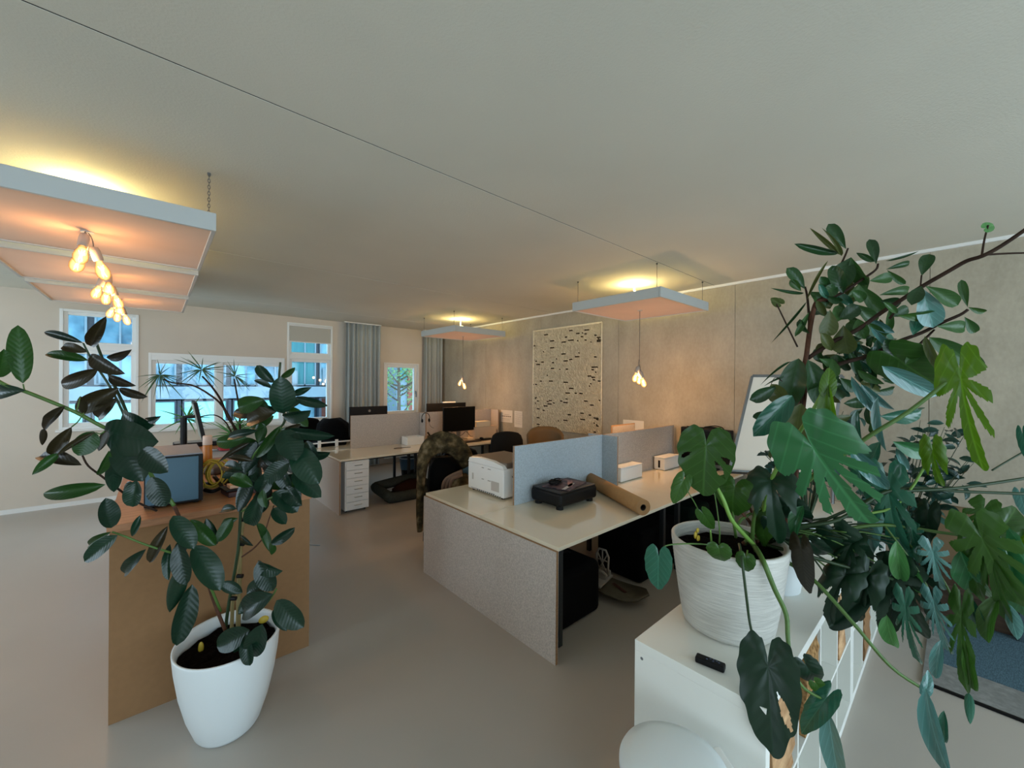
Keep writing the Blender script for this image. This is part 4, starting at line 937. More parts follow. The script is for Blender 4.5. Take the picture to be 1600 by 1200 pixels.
xs = [1.385 + .038 + k * (inn + .016) for k in range(4)] + [2.86 + .038 + k * (inn + .016) for k in range(4)]
def plank(name, x0, x1, y0, y1, z0, z1, m_, label, cat, group='wood and cork blocks in the cube shelf', seed=1, par=None):
    random.seed(seed); v = []; f = []; N = 10
    for j in range(N + 1):
        z = z0 + (z1 - z0) * j / N; jx = random.uniform(-.008, .008) if 0 < j < N else 0; jy = random.uniform(-.008, .006) if 0 < j < N else 0
        v += [(x0 + jx, y0 + jy, z), (x1 + jx, y0 + jy + .004, z), (x1 + jx, y1, z), (x0 + jx, y1, z)]
    for j in range(N):
        for k in range(4): f.append((j * 4 + k, j * 4 + (k + 1) % 4, (j + 1) * 4 + (k + 1) % 4, (j + 1) * 4 + k))
    f += [(3, 2, 1, 0), (N * 4, N * 4 + 1, N * 4 + 2, N * 4 + 3)]
    o = MB().add(v, f).build(name, m_); return tag(o, label, cat, group)
plank('wood_slab', xs[0] + .02, xs[0] + .30, .388, .70, .3935, .728, M_burl, 'rough pale wood slab in the upper cube at the camera end', 'wood slab', seed=1)
plank('wood_slab', xs[0] + .01, xs[0] + .31, .388, .72, .0385, .36, M_burl, 'rough pale wood slab in the lower cube at the camera end', 'wood slab', seed=2)
plank('cork_block', xs[1] + .10, xs[1] + .31, .388, .72, .3935, .725, M_cork, 'speckled cork block in the second upper cube', 'cork block', seed=3)
plank('cork_block', xs[3] + .05, xs[3] + .24, .388, .7, .3935, .72, M_burl, 'brown wooden block in the fourth upper cube', 'wood block', seed=5)
for k, (a, b) in enumerate(((xs[4] + .02, .3935), (xs[5] + .05, .0385))): plank('wood_slab', a, a + .26, .388, .7, b, b + .3, M_mdf, ['brown board in the second shelf unit, upper cube', 'brown board in the second shelf unit, lower cube'][k], 'board', seed=6 + k)
tag(MB().tube([Vector((xs[0] + .16,   .375, .06)) + Vector((math.cos(a) * .05, 0, .06 + math.sin(a) * .06)) for a in [PI * (-.6 + 1.5 * i / 12) for i in range(13)]], .005, 6).build('wire_hook', mat('brown_wire', '4a3626', .6), smooth=True), 'bent brown wire hook in front of the lower cube slab', 'hook')
# remote
t = thing('remote_control', 'small black remote control lying on the white cube shelf', 'remote', (1.5, .61, .77))
ra, rb2 = at(1091, 1028, Z=.782), at(1129, 1043, Z=.782); rdx = (rb2 - ra); ll = rdx.length; rdx.normalize(); rdy = Vector((-rdx.y, rdx.x, 0)).normalized()
MB().obox((ra + rb2) / 2, rdx, rdy, Vector((0, 0, 1)), ll / 2 + .008, .016, .0105).build('remote_body', M_black, t, bevel=.005)
bt = MB(); c_ = (ra + rb2) / 2 + Vector((0, 0, .0112))
for a, b in ((-.01, -.004), (0, .004), (.01, -.004), (.02, .004), (.01, .006), (.028, 0)): bt.obox(c_ + rdx * a + rdy * b, rdx, rdy, Vector((0, 0, 1)), .0025, .002, .0008)
bt.build('buttons', mat('button_blue', '3c4a66', .5), t, kind='stuff')
# pedal bin
t = thing('pedal_bin', 'round white pedal bin with domed lid standing before the cube shelf', 'bin', (1.145, .555, 0))
BC = (1.145, .555)
MB().lathe((*BC, 0), [(.135, .0), (.142, .01), (.146, .03), (.150, .58), (.150, .60)], 48).build('bin_body', M_potw, t, smooth=True)
MB().lathe((*BC, .602), [(.153, 0), (.156, .006), (.156, .022), (.150, .034), (.12, .044), (.07, .050), (.0005, .052)], 56, cap=True).build('lid', M_potw, t, smooth=True)
ha = math.atan2(.44 - BC[1], 1.30 - BC[0]); hd = Vector((math.cos(ha), math.sin(ha), 0)); hs = Vector((-hd.y, hd.x, 0))
hb = MB(); hb.obox(Vector((BC[0], BC[1], .612)) + hd * .162, hd, hs, Vector((0, 0, 1)), .012, .05, .018); hb.build('hinge', M_white, t, bevel=.004)
MB().obox(Vector((BC[0], BC[1], .02)) - hs * .0 - hd * .165, hd, hs, Vector((0, 0, 1)), .02, .03, .005).build('pedal', M_metal, t)

# ---------------- rug, bench and board at the far right
t = thing('rug', 'blue-grey woven rug with a pale grey border on the floor at the right', 'rug', (4, -1, 0))
M_rugb = mat('rug_border', '8a8a86', .95, .1, noise=.3, nscale=30); M_rugc = mat('rug_blue', '57707c', .95, .1, noise=.5, nscale=45, stretch=(1, 6, 1))
MB().box(3.40, 5.06, -2.2, .14, .001, .014).build('rug_border', M_rugb, t); MB().box(3.70, 5.02, -1.9, .06, .0135, .018).build('rug_field', M_rugc, t)
MB().box(3.385, 3.40, -2.2, .14, .001, .015).build('rug_binding', M_black, t)
t = thing('wooden_bench', 'low dark wooden bench along the concrete wall above the rug', 'bench', (4.7, -.9, 0))
M_bench = mat('dark_bench_wood', '4a3a2c', .6, .3, noise=.4, nscale=5, stretch=(8, 1, 8))
MB().box(4.42, 5.0, -2.1, .16, .22, .27).build('seat_board', M_bench, t, bevel=.004); MB().box(4.46, 4.50, -2.0, .1, .02, .22).build('front_board', M_bench, t)
for yy in (-.32, -1.9): MB().box(4.40, 4.44, yy, yy + .04, .019, .22).build('bench_leg', M_chrome, t)
MB().box(4.44, 5.0, .13, .16, .019, .22).build('side_board', M_bench, t)
t = thing('leaning_board', 'brown hardboard panel standing against the concrete wall at the far right', 'board', (5.05, -.8, 0))
MB().box(5.03, 5.075, -2.3, .26, .075, .74).build('board_panel', mat('brown_panel', '7a664c', .7, .2, noise=.15, nscale=4), t)

# ---------------- whiteboard easel
t = thing('flipchart_easel', 'white magnetic board leaning on its easel behind the leafy plants', 'whiteboard', (4.2, 1.3, 0))
TL = at(1175, 588, D=3.75); BL = at(1139, 738, D=3.45)
wdir = Vector((.55, -.83, 0)).normalized(); dn = (BL - TL); dn_h = dn.normalized(); nb = wdir.cross(dn_h).normalized(); hh = dn.length
c_ = TL + wdir * .36 + dn * .5
MB().obox(c_, wdir, dn_h, nb, .35, hh / 2 - .012, .008).build('board_face', mat('whiteboard_white', 'd9cdbd', .25, .5), t)
f_ = MB()
for a, b in ((-.36, 0), (.36, 0)): f_.obox(c_ + wdir * a, wdir, dn_h, nb, .012, hh / 2, .012)
f_.obox(TL + wdir * .36, wdir, dn_h, nb, .36, .014, .012); f_.build('board_frame', M_metal, t)
f_ = MB(); f_.obox(BL + wdir * .36 - nb * .03 * (1 if nb.dot(CF) > 0 else -1), wdir, nb, dn_h, .37, .04, .008); f_.build('pen_tray', M_metal, t)
for s_ in (.05, .67):
    top = TL + wdir * s_ + Vector((0, 0, -.03)); MB().tube([top, Vector((BL.x, BL.y, 0)) + wdir * s_ + dn_h * .0 - CF * .12], .014, 8).build('leg', M_metal, t)
MB().tube([TL + wdir * .36, Vector((TL.x, TL.y, 0)) + wdir * .36 + CF * .35], .014, 8).build('leg', M_metal, t)
# ================================================================== PLANTS
def leafmat(name, dark, light, back=None, rough=.3, trans=.25, vein=.35, veins=9, coat=.25, slant=.9):
    mt = bpy.data.materials.new(name); MATS[name] = mt; mt.use_nodes = True; nt = mt.node_tree; b = nt.nodes['Principled BSDF']; N = nt.nodes.new; K = nt.links.new
    t = N('ShaderNodeTexCoord'); s = N('ShaderNodeSeparateXYZ'); K(t.outputs['Object'], s.inputs[0])
    ab = N('ShaderNodeMath'); ab.operation = 'ABSOLUTE'; K(s.outputs['Y'], ab.inputs[0])
    mr = N('ShaderNodeMapRange'); mr.inputs[1].default_value = .008; mr.inputs[2].default_value = .03; mr.inputs[3].default_value = 1; mr.inputs[4].default_value = 0; K(ab.outputs[0], mr.inputs[0])
    sl = N('ShaderNodeMath'); sl.operation = 'MULTIPLY_ADD'; sl.inputs[1].default_value = -slant; K(ab.outputs[0], sl.inputs[0]); K(s.outputs['X'], sl.inputs[2])
    sn = N('ShaderNodeMath'); sn.operation = 'MULTIPLY'; sn.inputs[1].default_value = veins * 2 * PI; K(sl.outputs[0], sn.inputs[0])
    si = N('ShaderNodeMath'); si.operation = 'SINE'; K(sn.outputs[0], si.inputs[0])
    vr = N('ShaderNodeMapRange'); vr.inputs[1].default_value = .86; vr.inputs[2].default_value = 1; vr.inputs[3].default_value = 0; vr.inputs[4].default_value = .5; K(si.outputs[0], vr.inputs[0])
    mxv = N('ShaderNodeMath'); mxv.operation = 'MAXIMUM'; K(mr.outputs[0], mxv.inputs[0]); K(vr.outputs[0], mxv.inputs[1])
    vs = N('ShaderNodeMath'); vs.operation = 'MULTIPLY'; vs.inputs[1].default_value = vein; K(mxv.outputs[0], vs.inputs[0])
    oi = N('ShaderNodeObjectInfo'); r = N('ShaderNodeMixRGB'); r.inputs[1].default_value = hexc(dark); r.inputs[2].default_value = hexc(light); K(oi.outputs['Random'], r.inputs[0])
    g = N('ShaderNodeNewGeometry'); bk = N('ShaderNodeMixRGB'); bk.inputs[2].default_value = hexc(back or light); K(g.outputs['Backfacing'], bk.inputs[0]); K(r.outputs[0], bk.inputs[1])
    vm = N('ShaderNodeMixRGB'); vm.inputs[2].default_value = tuple(min(1, c * 2.6 + .03) for c in hexc(light)[:3]) + (1,); K(vs.outputs[0], vm.inputs[0]); K(bk.outputs[0], vm.inputs[1])
    K(vm.outputs[0], b.inputs['Base Color']); b.inputs['Roughness'].default_value = rough; b.inputs['Specular IOR Level'].default_value = .35; b.inputs['Coat Weight'].default_value = coat; b.inputs['Coat Roughness'].default_value = .12
    bu = N('ShaderNodeBump'); bu.inputs['Strength'].default_value = .10; bu.inputs['Distance'].default_value = .003; K(si.outputs[0], bu.inputs['Height']); K(bu.outputs[0], b.inputs['Normal'])
    if trans:
        tl = N('ShaderNodeBsdfTranslucent'); K(vm.outputs[0], tl.inputs[0]); ms = N('ShaderNodeMixShader'); ms.inputs[0].default_value = trans
        o = nt.nodes['Material Output']; K(b.outputs[0], ms.inputs[1]); K(tl.outputs[0], ms.inputs[2]); K(ms.outputs[0], o.inputs[0])
    return mt
LM = {
 'fd': leafmat('rubber_leaf_dark', '0a2216', '10301e', '20281a', .34, .05, .07, 11, .12, .35),
 'fg': leafmat('rubber_leaf_green', '1c3c16', '264a1a', '2e3c1a', .36, .2, .10, 11, .1, .35),
 'fb': leafmat('rubber_leaf_brownish', '241f12', '302a16', '3c2a1a', .38, .12, .10, 11, .1, .35),
 'md': leafmat('monstera_dark', '0b2517', '0f2e1a', '1e361a', .42, .08, .10, 5, .05),
 'mg': leafmat('monstera_green', '245a32', '2f6b3e', '356c30', .32, .22, .28, 5, .25),
 'mo': leafmat('monstera_olive', '284a18', '33571c', '3e5c1e', .35, .28, .2, 5, .15),
 'ml': leafmat('monstera_lime', '3f620c', '4f7412', '587c18', .4, .4, .3, 5, .1),
 'mt': leafmat('teal_leaf', '1f4f3c', '2b5f4a', '3a6c56', .25, .12, .2, 5, .35),
 'ms': leafmat('sky_sheen_leaf', '44706a', '5a8882', '5c8078', .2, .15, .3, 5, .5),  # pale base colour paints in part of the sky reflection on glossy leaves
 'tg': leafmat('tree_leaf_green', '2c5023', '3a5f2e', '466638', .4, .28, .12, 7, .12, .5),
 'td': leafmat('tree_leaf_dark', '1c3a1b', '264823', '2e4a26', .4, .2, .1, 7, .15, .5),
 'to': leafmat('tree_leaf_olive', '424f26', '50592c', '54532c', .45, .3, .12, 7, .1, .5),
 'sd': leafmat('small_leaf_dark', '10302a', '1a4438', '22443a', .3, .1, .1, 6, .3, .5),
 'dr': leafmat('dragon_leaf', '3c5e44', '5f805a', '587652', .5, .35, .3, 0, .1, 0),
 'gr': leafmat('fresh_leaf', '3f7a3e', '528c4c', '5c9450', .35, .35, .25, 5, .25),
}
M_stemg = mat('green_stem', '4c6b2e', .5, .4, noise=.2, nscale=20); M_steml = mat('light_green_stem', '6b9040', .45, .4); M_stemb = mat('brown_stem', '33241a', .8, .2, noise=.3, nscale=30); M_stemd = mat('dark_green_stem', '24381c', .5, .4); M_stemr = mat('reddish_stem', '5a3a2a', .75, .2, noise=.4, nscale=40)
LMESH = {}
def grid_leaf(key, wf, arch, fold, nu=12, nv=3, wave=0, curl=0, twist=0, side=0):
    v = []; f = []; W = 2 * nv + 1
    for i in range(nu + 1):
        u = i / nu; w_ = max(wf(u), .004); tw = twist * (u - .3)
        for j in range(-nv, nv + 1):
            s = j / nv; y = s * w_ ; z = arch * 4 * u * (1 - u) - abs(s) ** 1.3 * w_ * fold * -1 + wave * math.sin(u * 14 + (1 if s > 0 else 2.2)) * abs(s) * w_ - curl * s * s * w_
            y += side * 4 * u * (1 - u)
            v.append((u, y * math.cos(tw) - z * math.sin(tw) * .0, z + y * math.sin(tw)))
    for i in range(nu):
        for j in range(W - 1): f.append((i * W + j, (i + 1) * W + j, (i + 1) * W + j + 1, i * W + j + 1))
    LMESH[key] = (v, f)
def ellw(p, q, a=1.0):
    m_ = (p / (p + q)) ** p * (q / (p + q)) ** q
    return lambda u: .5 * a * (u ** p * (1 - u) ** q) / m_
grid_leaf('e0', ellw(.62, .62), .06, .25, wave=.03)
grid_leaf('e1', ellw(.7, .55), .14, .45, wave=.05, twist=.3)
grid_leaf('e2', ellw(.55, .75), -.05, .35, curl=.5, twist=-.35)
grid_leaf('e3', ellw(.6, .7), .2, .5, wave=.06, twist=.6)
grid_leaf('o0', ellw(1.1, .55), .06, .3, nu=10, nv=2, wave=.04)
grid_leaf('o1', ellw(1.0, .6), .16, .4, nu=10, nv=2, wave=.05, twist=.4)
grid_leaf('l0', ellw(.7, .9), .1, .5, nu=10, nv=2)
grid_leaf('l1', ellw(.6, .9), .22, .5, nu=12, nv=2, twist=.5, side=.08)
grid_leaf('s0', ellw(.8, .8), .08, .4, nu=5, nv=1)
grid_leaf('d0', ellw(.25, .8), .04, .4, nu=7, nv=1)
grid_leaf('d1', ellw(.25, .8), .12, .4, nu=7, nv=1)
def heart_leaf(key, slits=(), holes=(), droop=.25, fold=.3, back=.30, wav=.02, nr=16, na=168, tipsharp=1, waist=.62):
    prof = [(0, 1), (12, .93), (25, .80), (45, .69), (70, .60), (95, .56), (120, .53), (145, .48), (163, .36), (174, .14), (180, .02)]
    def Rf(d):
        d = abs(d)
        for (a, ra), (b, rb_) in zip(prof[:-1], prof[1:]):
            if d <= b: k = (d - a) / (b - a); k = k * k * (3 - 2 * k) if a > 20 else k; return ra + (rb_ - ra) * k
        return .02
    v = []; f = []
    for i in range(nr + 1):
        r = i / nr
        for k in range(na + 1):
            d = -178 + 356 * k / na; R_ = Rf(d) * (1 + wav * math.sin(d * .21)); a = math.radians(d)
            x = r * R_ * math.cos(a); y = r * R_ * math.sin(a) * .93
            z = -droop * (x * x + .6 * y * y) + fold * abs(y) * (.8 - .9 * abs(y)) + wav * math.sin(d * .12) * r * .5
            v.append((x, y, z))
    def cut(d, r):
        for (c, wd, r0) in slits:
            if abs(d - c) < wd * (r - r0 + .12) / (1 - r0) and r > r0: return True
        for (c, wd, r0, r1) in holes:
            if abs(d - c) < wd * math.sin(PI * min(1, max(0, (r - r0) / (r1 - r0)))) and r0 < r < r1: return True
        return False
    for i in range(nr):
        for k in range(na):
            d = -178 + 356 * (k + .5) / na; r = (i + .5) / nr
            if cut(d, r): continue
            f.append((i * (na + 1) + k, (i + 1) * (na + 1) + k, (i + 1) * (na + 1) + k + 1, i * (na + 1) + k + 1))
    LMESH[key] = (v, f)
heart_leaf('h0', droop=.15, fold=.25, nr=5, na=36)
heart_leaf('h1', droop=.5, fold=.5, wav=.03, nr=6, na=40)
heart_leaf('m0', slits=((-32, 7, .45), (38, 6, .5), (70, 6, .5), (-66, 6, .5)), holes=((20, 5, .3, .6),), droop=.12, fold=.2)
heart_leaf('m1', slits=((-28, 9, .3), (-60, 9, .34), (-95, 8, .45), (30, 9, .3), (62, 9, .34), (98, 8, .5)), droop=.35, fold=.35, wav=.03)
heart_leaf('m2', slits=((-22, 9, .25), (-45, 10, .28), (-72, 10, .3), (-105, 8, .4), (24, 10, .25), (50, 10, .28), (80, 10, .35), (112, 8, .4)), droop=.5, fold=.5, wav=.03)
heart_leaf('m6', slits=((-16, 6, .35), (-38, 7, .40), (-62, 6, .55), (15, 6, .30), (37, 7, .38), (62, 6, .5)), droop=.35, fold=.35, wav=.03)
heart_leaf('m7', slits=((-24, 12, .22), (-58, 12, .3), (22, 10, .25), (52, 11, .28), (88, 10, .3)), droop=.45, fold=.5, wav=.04)
heart_leaf('m3', holes=((35, 7, .42, .92), (-60, 6, .5, .9), (62, 6, .55, .98)), droop=.1, fold=.15)
heart_leaf('m8', holes=((30, 8, .35, .95),), droop=.12, fold=.3, wav=.03)
heart_leaf('m4', slits=((-20, 8, .35), (26, 8, .3)), holes=(), droop=.9, fold=.9, wav=.05)
_cache = {}
def leaf_mesh(key, m_):
    if (key, m_.name) in _cache: return _cache[(key, m_.name)]
    v, f = LMESH[key]; me = bpy.data.meshes.new('leaf_' + key); me.from_pydata(v, [], f); me.materials.append(m_)
    me.polygons.foreach_set('use_smooth', [True] * len(me.polygons)); me.update(); _cache[(key, m_.name)] = me; return me
rl = random.Random(42)
def leaf3(par, base, tip, width, n, key, m_, name='leaf'):
    ax = tip - base; l = ax.length; ax.normalize(); n = (n - ax * n.dot(ax))
    if n.length < 1e-4: n = ax.orthogonal()
    n.normalize(); y = n.cross(ax)
    o = bpy.data.objects.new(name, leaf_mesh(key, m_)); C.objects.link(o)
    M = Matrix((ax * l, y * width, n * math.sqrt(l * width))).transposed().to_4x4(); M.translation = base
    o.parent = par; o.matrix_parent_inverse = wmat(par).inverted(); o.matrix_basis = M
    return o
def leafpx(par, bx, by, tx, ty, w, D, mk, key=None, roll=0, dD=None, flip=False, name='leaf'):
    if dD is None: dD = rl.uniform(-.05, .03)
    b = at(bx, by, D=D); t_ = at(tx, ty, D=D + dD)
    if key is None: key = rl.choice(['e0', 'e1', 'e2', 'e3'])
    a = (t_ - b).normalized(); n = -(b.lerp(t_, .5) - CO).normalized(); n = (n - a * n.dot(a)).normalized()
    ys_ = n.cross(a); q0, q1 = b.lerp(t_, .5) - ys_ * .01, b.lerp(t_, .5) + ys_ * .01
    def pj(q): e = q - CO; k_ = e.dot(CF); return Vector((e.dot(CR) / k_, e.dot(CU) / k_)) * FPX
    pxm = (pj(q1) - pj(q0)).length / .02
    if flip: n = -n
    rr = math.radians(roll + rl.uniform(-14, 14)); n = Matrix.Rotation(rr, 3, a) @ n
    return leaf3(par, b, t_, w / pxm / max(.45, math.cos(math.radians(roll))), n, key, LM[mk], name)
def stem(par, pts, r0, r1, m_, name='stem', sub=4, n=6):
    P = smoothpath([at(x, y, D=D) if len((x, y, D)) == 3 and not isinstance(x, Vector) else x for x, y, D in pts], sub)
    k = len(P); return MB().tube(P, [r0 + (r1 - r0) * i / (k - 1) for i in range(k)], n).build(name, m_, par, smooth=True)

# ---------------- rubber plant in the tall white pot
fic = thing('rubber_plant', 'dark leafed rubber plant in a tall smooth white pot on the floor', 'potted plant', (.28, 2.49, 0))
pc = (.285, 2.49, 0)
prof = [(.120, 0), (.132, .004), (.142, .02), (.175, .12), (.202, .24), (.219, .36), (.226, .44), (.2265, .452), (.219, .452), (.212, .44), (.207, .40)]
pb = MB(); pb.lathe(pc, prof, 56, 1.0, 1.14, cap=False, rot=-.3); pb.add([(pc[0] + .12 * math.cos(2 * PI * k / 56), pc[1] + .135 * math.sin(2 * PI * k / 56), .001) for k in range(56)], [tuple(range(55, -1, -1))])
po = pb.build('pot', M_potw, fic, smooth=True)
sb = MB(); vs = [(pc[0], pc[1], .40)]; random.seed(2)
for i in range(1, 6):
    for k in range(28):
        a = 2 * PI * k / 28; r = .208 * i / 5; x_, y_ = r * math.cos(a), r * 1.13 * math.sin(a)
        vs.append((pc[0] + x_ * math.cos(-.3) - y_ * math.sin(-.3), pc[1] + x_ * math.sin(-.3) + y_ * math.cos(-.3), .385 + random.uniform(-.012, .014)))
fs = [(0, 1 + k, 1 + (k + 1) % 28) for k in range(28)]
for i in range(4):
    for k in range(28): a = 1 + i * 28 + k; b = 1 + i * 28 + (k + 1) % 28; fs.append((a, a + 28, b + 28, b))
sb.add(vs, fs).build('soil', M_soil, fic)
D0 = 2.05
stem(fic, [(352, 985, 2.07), (358, 940, 2.06), (372, 860, 2.05), (378, 780, 2.03), (392, 720, 2.0), (415, 690, 1.98), (443, 662, 1.95), (443, 640, 1.94), (436, 600, 1.93), (438, 566, 1.93)], .008, .005, M_stemd)
stem(fic, [(362, 985, 2.12), (366, 900, 2.12), (378, 830, 2.1), (384, 780, 2.1)], .009, .008, mat('bamboo_cane', '86764a', .6), 'cane')
stem(fic, [(372, 985, 2.16), (374, 900, 2.15), (376, 838, 2.14), (380, 700, 2.12)], .012, .01, MATS['bamboo_cane'], 'cane')
stem(fic, [(352, 985, 2.0), (340, 955, 1.99), (328, 920, 1.97), (318, 880, 1.95), (300, 850, 1.9), (282, 812, 1.85), (272, 790, 1.82)], .008, .007, M_stemr)
stem(fic, [(272, 790, 1.82), (258, 770, 1.8), (238, 745, 1.75), (222, 715, 1.7), (205, 690, 1.66), (180, 676, 1.62), (157, 665, 1.58), (120, 645, 1.54), (85, 630, 1.5), (40, 612, 1.46), (12, 603, 1.44), (-12, 590, 1.42)], .008, .006, M_stemg)
stem(fic, [(222, 715, 1.7), (214, 690, 1.72), (196, 640, 1.74), (180, 605, 1.74), (164, 570, 1.74), (152, 540, 1.74), (147, 520, 1.74)], .007, .005, M_stemd)
stem(fic, [(214, 700, 1.72), (190, 640, 1.72), (168, 598, 1.7), (145, 565, 1.68), (136, 548, 1.67), (130, 536, 1.66)], .005, .003, M_stemd)
stem(fic, [(345, 955, 2.0), (315, 890, 1.9), (285, 868, 1.82), (262, 862, 1.76), (225, 850, 1.7), (195, 838, 1.66), (175, 831, 1.64)], .006, .004, M_stemg)
stem(fic, [(245, 798, 1.76), (215, 785, 1.7), (190, 768, 1.62), (160, 745, 1.57), (138, 728, 1.54), (129, 712, 1.52)], .005, .003, M_stemb)
stem(fic, [(392, 960, 2.02), (410, 950, 1.98), (425, 932, 1.95), (432, 920, 1.94)], .005, .004, M_stemg)
stem(fic, [(378, 870, 2.05), (395, 858, 2.0), (405, 848, 1.98), (412, 838, 1.97), (420, 812, 1.96), (428, 790, 1.95)], .004, .003, M_stemr)
stem(fic, [(392, 720, 2.0), (405, 700, 1.96), (440, 668, 1.9)], .006, .005, M_stemg); stem(fic, [(376, 800, 2.04), (395, 790, 2.0), (430, 775, 1.95), (452, 765, 1.9)], .005, .004, M_stemg)
for p in ((131, 645, 112, 667, 1.53), (150, 676, 163, 674, 1.56), (36, 600, 40, 612, 1.46), (125, 620, 119, 643, 1.54)): stem(fic, [(p[2], p[3], p[4]), ((p[0] + p[2]) / 2, (p[1] + p[3]) / 2 + 3, p[4]), (p[0], p[1], p[4])], .0025, .002, M_stemg, 'leaf_stalk', n=5)
F = [ # bx by tx ty w D mat key roll
 (36,599,28,508,42,1.46,'fg','e0',10),(-3,590,6,545,32,1.44,'fg','e1',20),(40,610,-16,626,26,1.45,'fd','e1',30),(130,536,69,519,12,1.66,'fd','l0',20),(137,550,98,541,15,1.67,'fb','e1',20),
 (138,563,72,553,16,1.68,'fg','e3',10),(142,541,166,494,25,1.72,'fb','e3',0),(168,560,206,546,15,1.72,'fb','l0',20),(142,556,196,584,25,1.68,'fb','e1',15),(154,576,96,600,24,1.7,'fb','l1',10),
 (170,588,213,603,16,1.72,'fb','l0',15),(186,606,118,642,30,1.68,'fb','e3',10),(186,607,231,620,14,1.72,'fb','e1',20),(125,619,131,647,16,1.64,'fb','e2',20),(183,622,153,653,25,1.66,'fb','e1',15),
 (163,672,248,690,60,1.58,'fd','e0',20),(192,645,242,664,36,1.62,'fd','e1',20),(230,656,252,650,12,1.6,'fd','l0',20),(102,634,70,673,20,1.5,'fb','e3',20),(68,670,66,696,13,1.49,'fb','e2',10),
 (112,667,80,711,26,1.52,'fb','e1',15),(146,674,122,712,40,1.55,'fg','e0',0),(150,675,88,713,9,1.53,'fb','l0',30),(92,708,50,742,17,1.51,'fg','l1',15),(128,727,62,713,24,1.54,'fb','e1',20),
 (166,672,154,705,15,1.57,'fb','e2',20),(152,742,170,704,17,1.56,'fg','e1',10),(184,690,224,752,56,1.58,'fd','e0',0),(222,702,263,738,40,1.56,'fd','e0',10),(176,722,178,769,28,1.6,'fd','e2',10),
 (237,745,259,791,38,1.6,'fd','e0',5),(213,750,208,792,32,1.62,'fd','e1',10),(204,752,198,785,22,1.64,'fd','e2',20),(165,757,68,771,22,1.54,'fg','l1',10),(174,825,165,778,36,1.6,'fd','e0',15),
 (184,836,132,878,26,1.62,'fd','e0',10),(174,831,139,852,12,1.63,'fg','e1',20),(219,805,206,838,13,1.66,'fd','l1',10),(228,858,195,896,20,1.68,'fd','e1',20),(262,822,234,879,19,1.76,'fb','e1',20),
 (270,806,303,858,38,1.76,'fd','e0',0),(277,850,291,914,34,1.78,'fd','e0',0),(303,852,344,923,46,1.84,'fd','e0',0),(284,888,265,957,30,1.78,'fd','e2',10),(300,913,276,1009,38,1.84,'fd','e0',0),
 (266,850,264,907,17,1.8,'fd','e1',20),(298,812,338,852,28,1.9,'fg','e1',10),(363,810,340,847,19,1.98,'fg','e0',10),(344,912,379,926,22,1.95,'fd','e2',10),(402,879,427,923,34,1.9,'fd','e0',0),
 (403,877,442,892,24,1.95,'fd','e1',30),(427,928,380,956,36,1.92,'fd','e1',10),(420,915,385,930,28,1.97,'fd','e1',20),(404,925,372,960,24,2.0,'fd','e2',10),(432,938,475,980,42,1.9,'fd','e0',10),
 (430,950,448,986,26,1.93,'fd','e2',20),(390,984,339,1011,34,1.9,'fd','e0',10),(410,975,394,1026,36,1.86,'fd','e0',0),(384,990,391,1040,24,1.88,'fd','e1',10),(390,985,365,1020,26,1.95,'fd','e2',10),
 (424,850,461,824,16,1.94,'fd','e1',10),(405,818,424,864,15,1.95,'fg','e2',20),(376,838,396,853,11,2.0,'fd','l0',20),(410,840,400,818,16,1.96,'fg','e1',20),(425,848,424,867,13,1.94,'fg','e2',30),
 (429,598,401,571,17,1.92,'fd','e1',0),(425,607,397,594,10,1.92,'fd','l0',10),(440,590,461,574,10,1.93,'fg','e0',20),(442,646,438,588,42,1.88,'fd','e0',0),(457,617,487,605,11,1.92,'fd','l0',10),
 (460,622,512,634,15,1.9,'fd','e0',10),(442,650,486,641,22,1.9,'fd','e1',20),(413,624,372,637,26,1.94,'fg','e1',10),(430,644,386,661,28,1.96,'fb','e1',20),(428,650,392,668,24,2.0,'fg','e1',20),
 (404,673,357,684,14,1.9,'fd','e1',10),(444,672,523,681,18,1.84,'fd','e1',10),(442,672,463,720,44,1.82,'fd','e0',0),(461,700,499,756,44,1.82,'fd','e0',5),(458,736,502,777,30,1.84,'fd','e0',15),
 (478,690,497,720,22,1.88,'fd','e1',10),(452,722,414,751,28,1.84,'fd','e0',0),(428,768,465,800,34,1.86,'fd','e0',0),(445,760,472,790,26,1.9,'fd','e1',10),(427,794,447,819,22,1.9,'fd','e0',10),
 (408,768,390,820,28,1.9,'fd','e1',0),(411,765,417,793,17,1.88,'fg','e1',20),(380,735,350,728,20,1.96,'fd','e1',20),(390,692,341,723,9,1.94,'fb','l1',20),(395,720,352,715,10,1.95,'fb','l1',20),
 (408,660,404,692,20,1.94,'fg','e2',20),(438,665,400,715,16,1.9,'fg','l1',10),(445,672,470,662,10,1.9,'fb','e1',20),(450,680,430,725,34,1.94,'fd','e1',10),(400,690,382,740,30,2.0,'fd','e2',0),
 (425,735,405,770,26,1.97,'fd','e1',10),(388,745,372,800,26,2.02,'fd','e2',10),(440,730,455,765,26,1.93,'fd','e1',20),(395,760,360,745,22,2.0,'fg','e1',20),(372,810,348,830,16,2.0,'fg','e1',30),
 (370,795,345,800,13,2.0,'fd','l1',20),(405,700,425,690,24,2.0,'fd','e2',20),(412,720,440,705,28,2.0,'fd','e1',20),(385,705,358,700,20,2.0,'fd','e2',25),(445,700,465,740,30,1.9,'fd','e2',20),
 (398,780,420,745,22,2.02,'fd','e1',20),(420,640,398,628,14,2.0,'fg','e1',20),(300,830,285,880,24,1.84,'fd','e1',25),(340,850,322,810,20,1.95,'fd','e2',20),(212,705,184,716,26,1.62,'fd','e2',20),
]
for a in F: leafpx(fic, a[0], a[1], a[2], a[3], a[4], a[5], a[6], a[7], a[8])
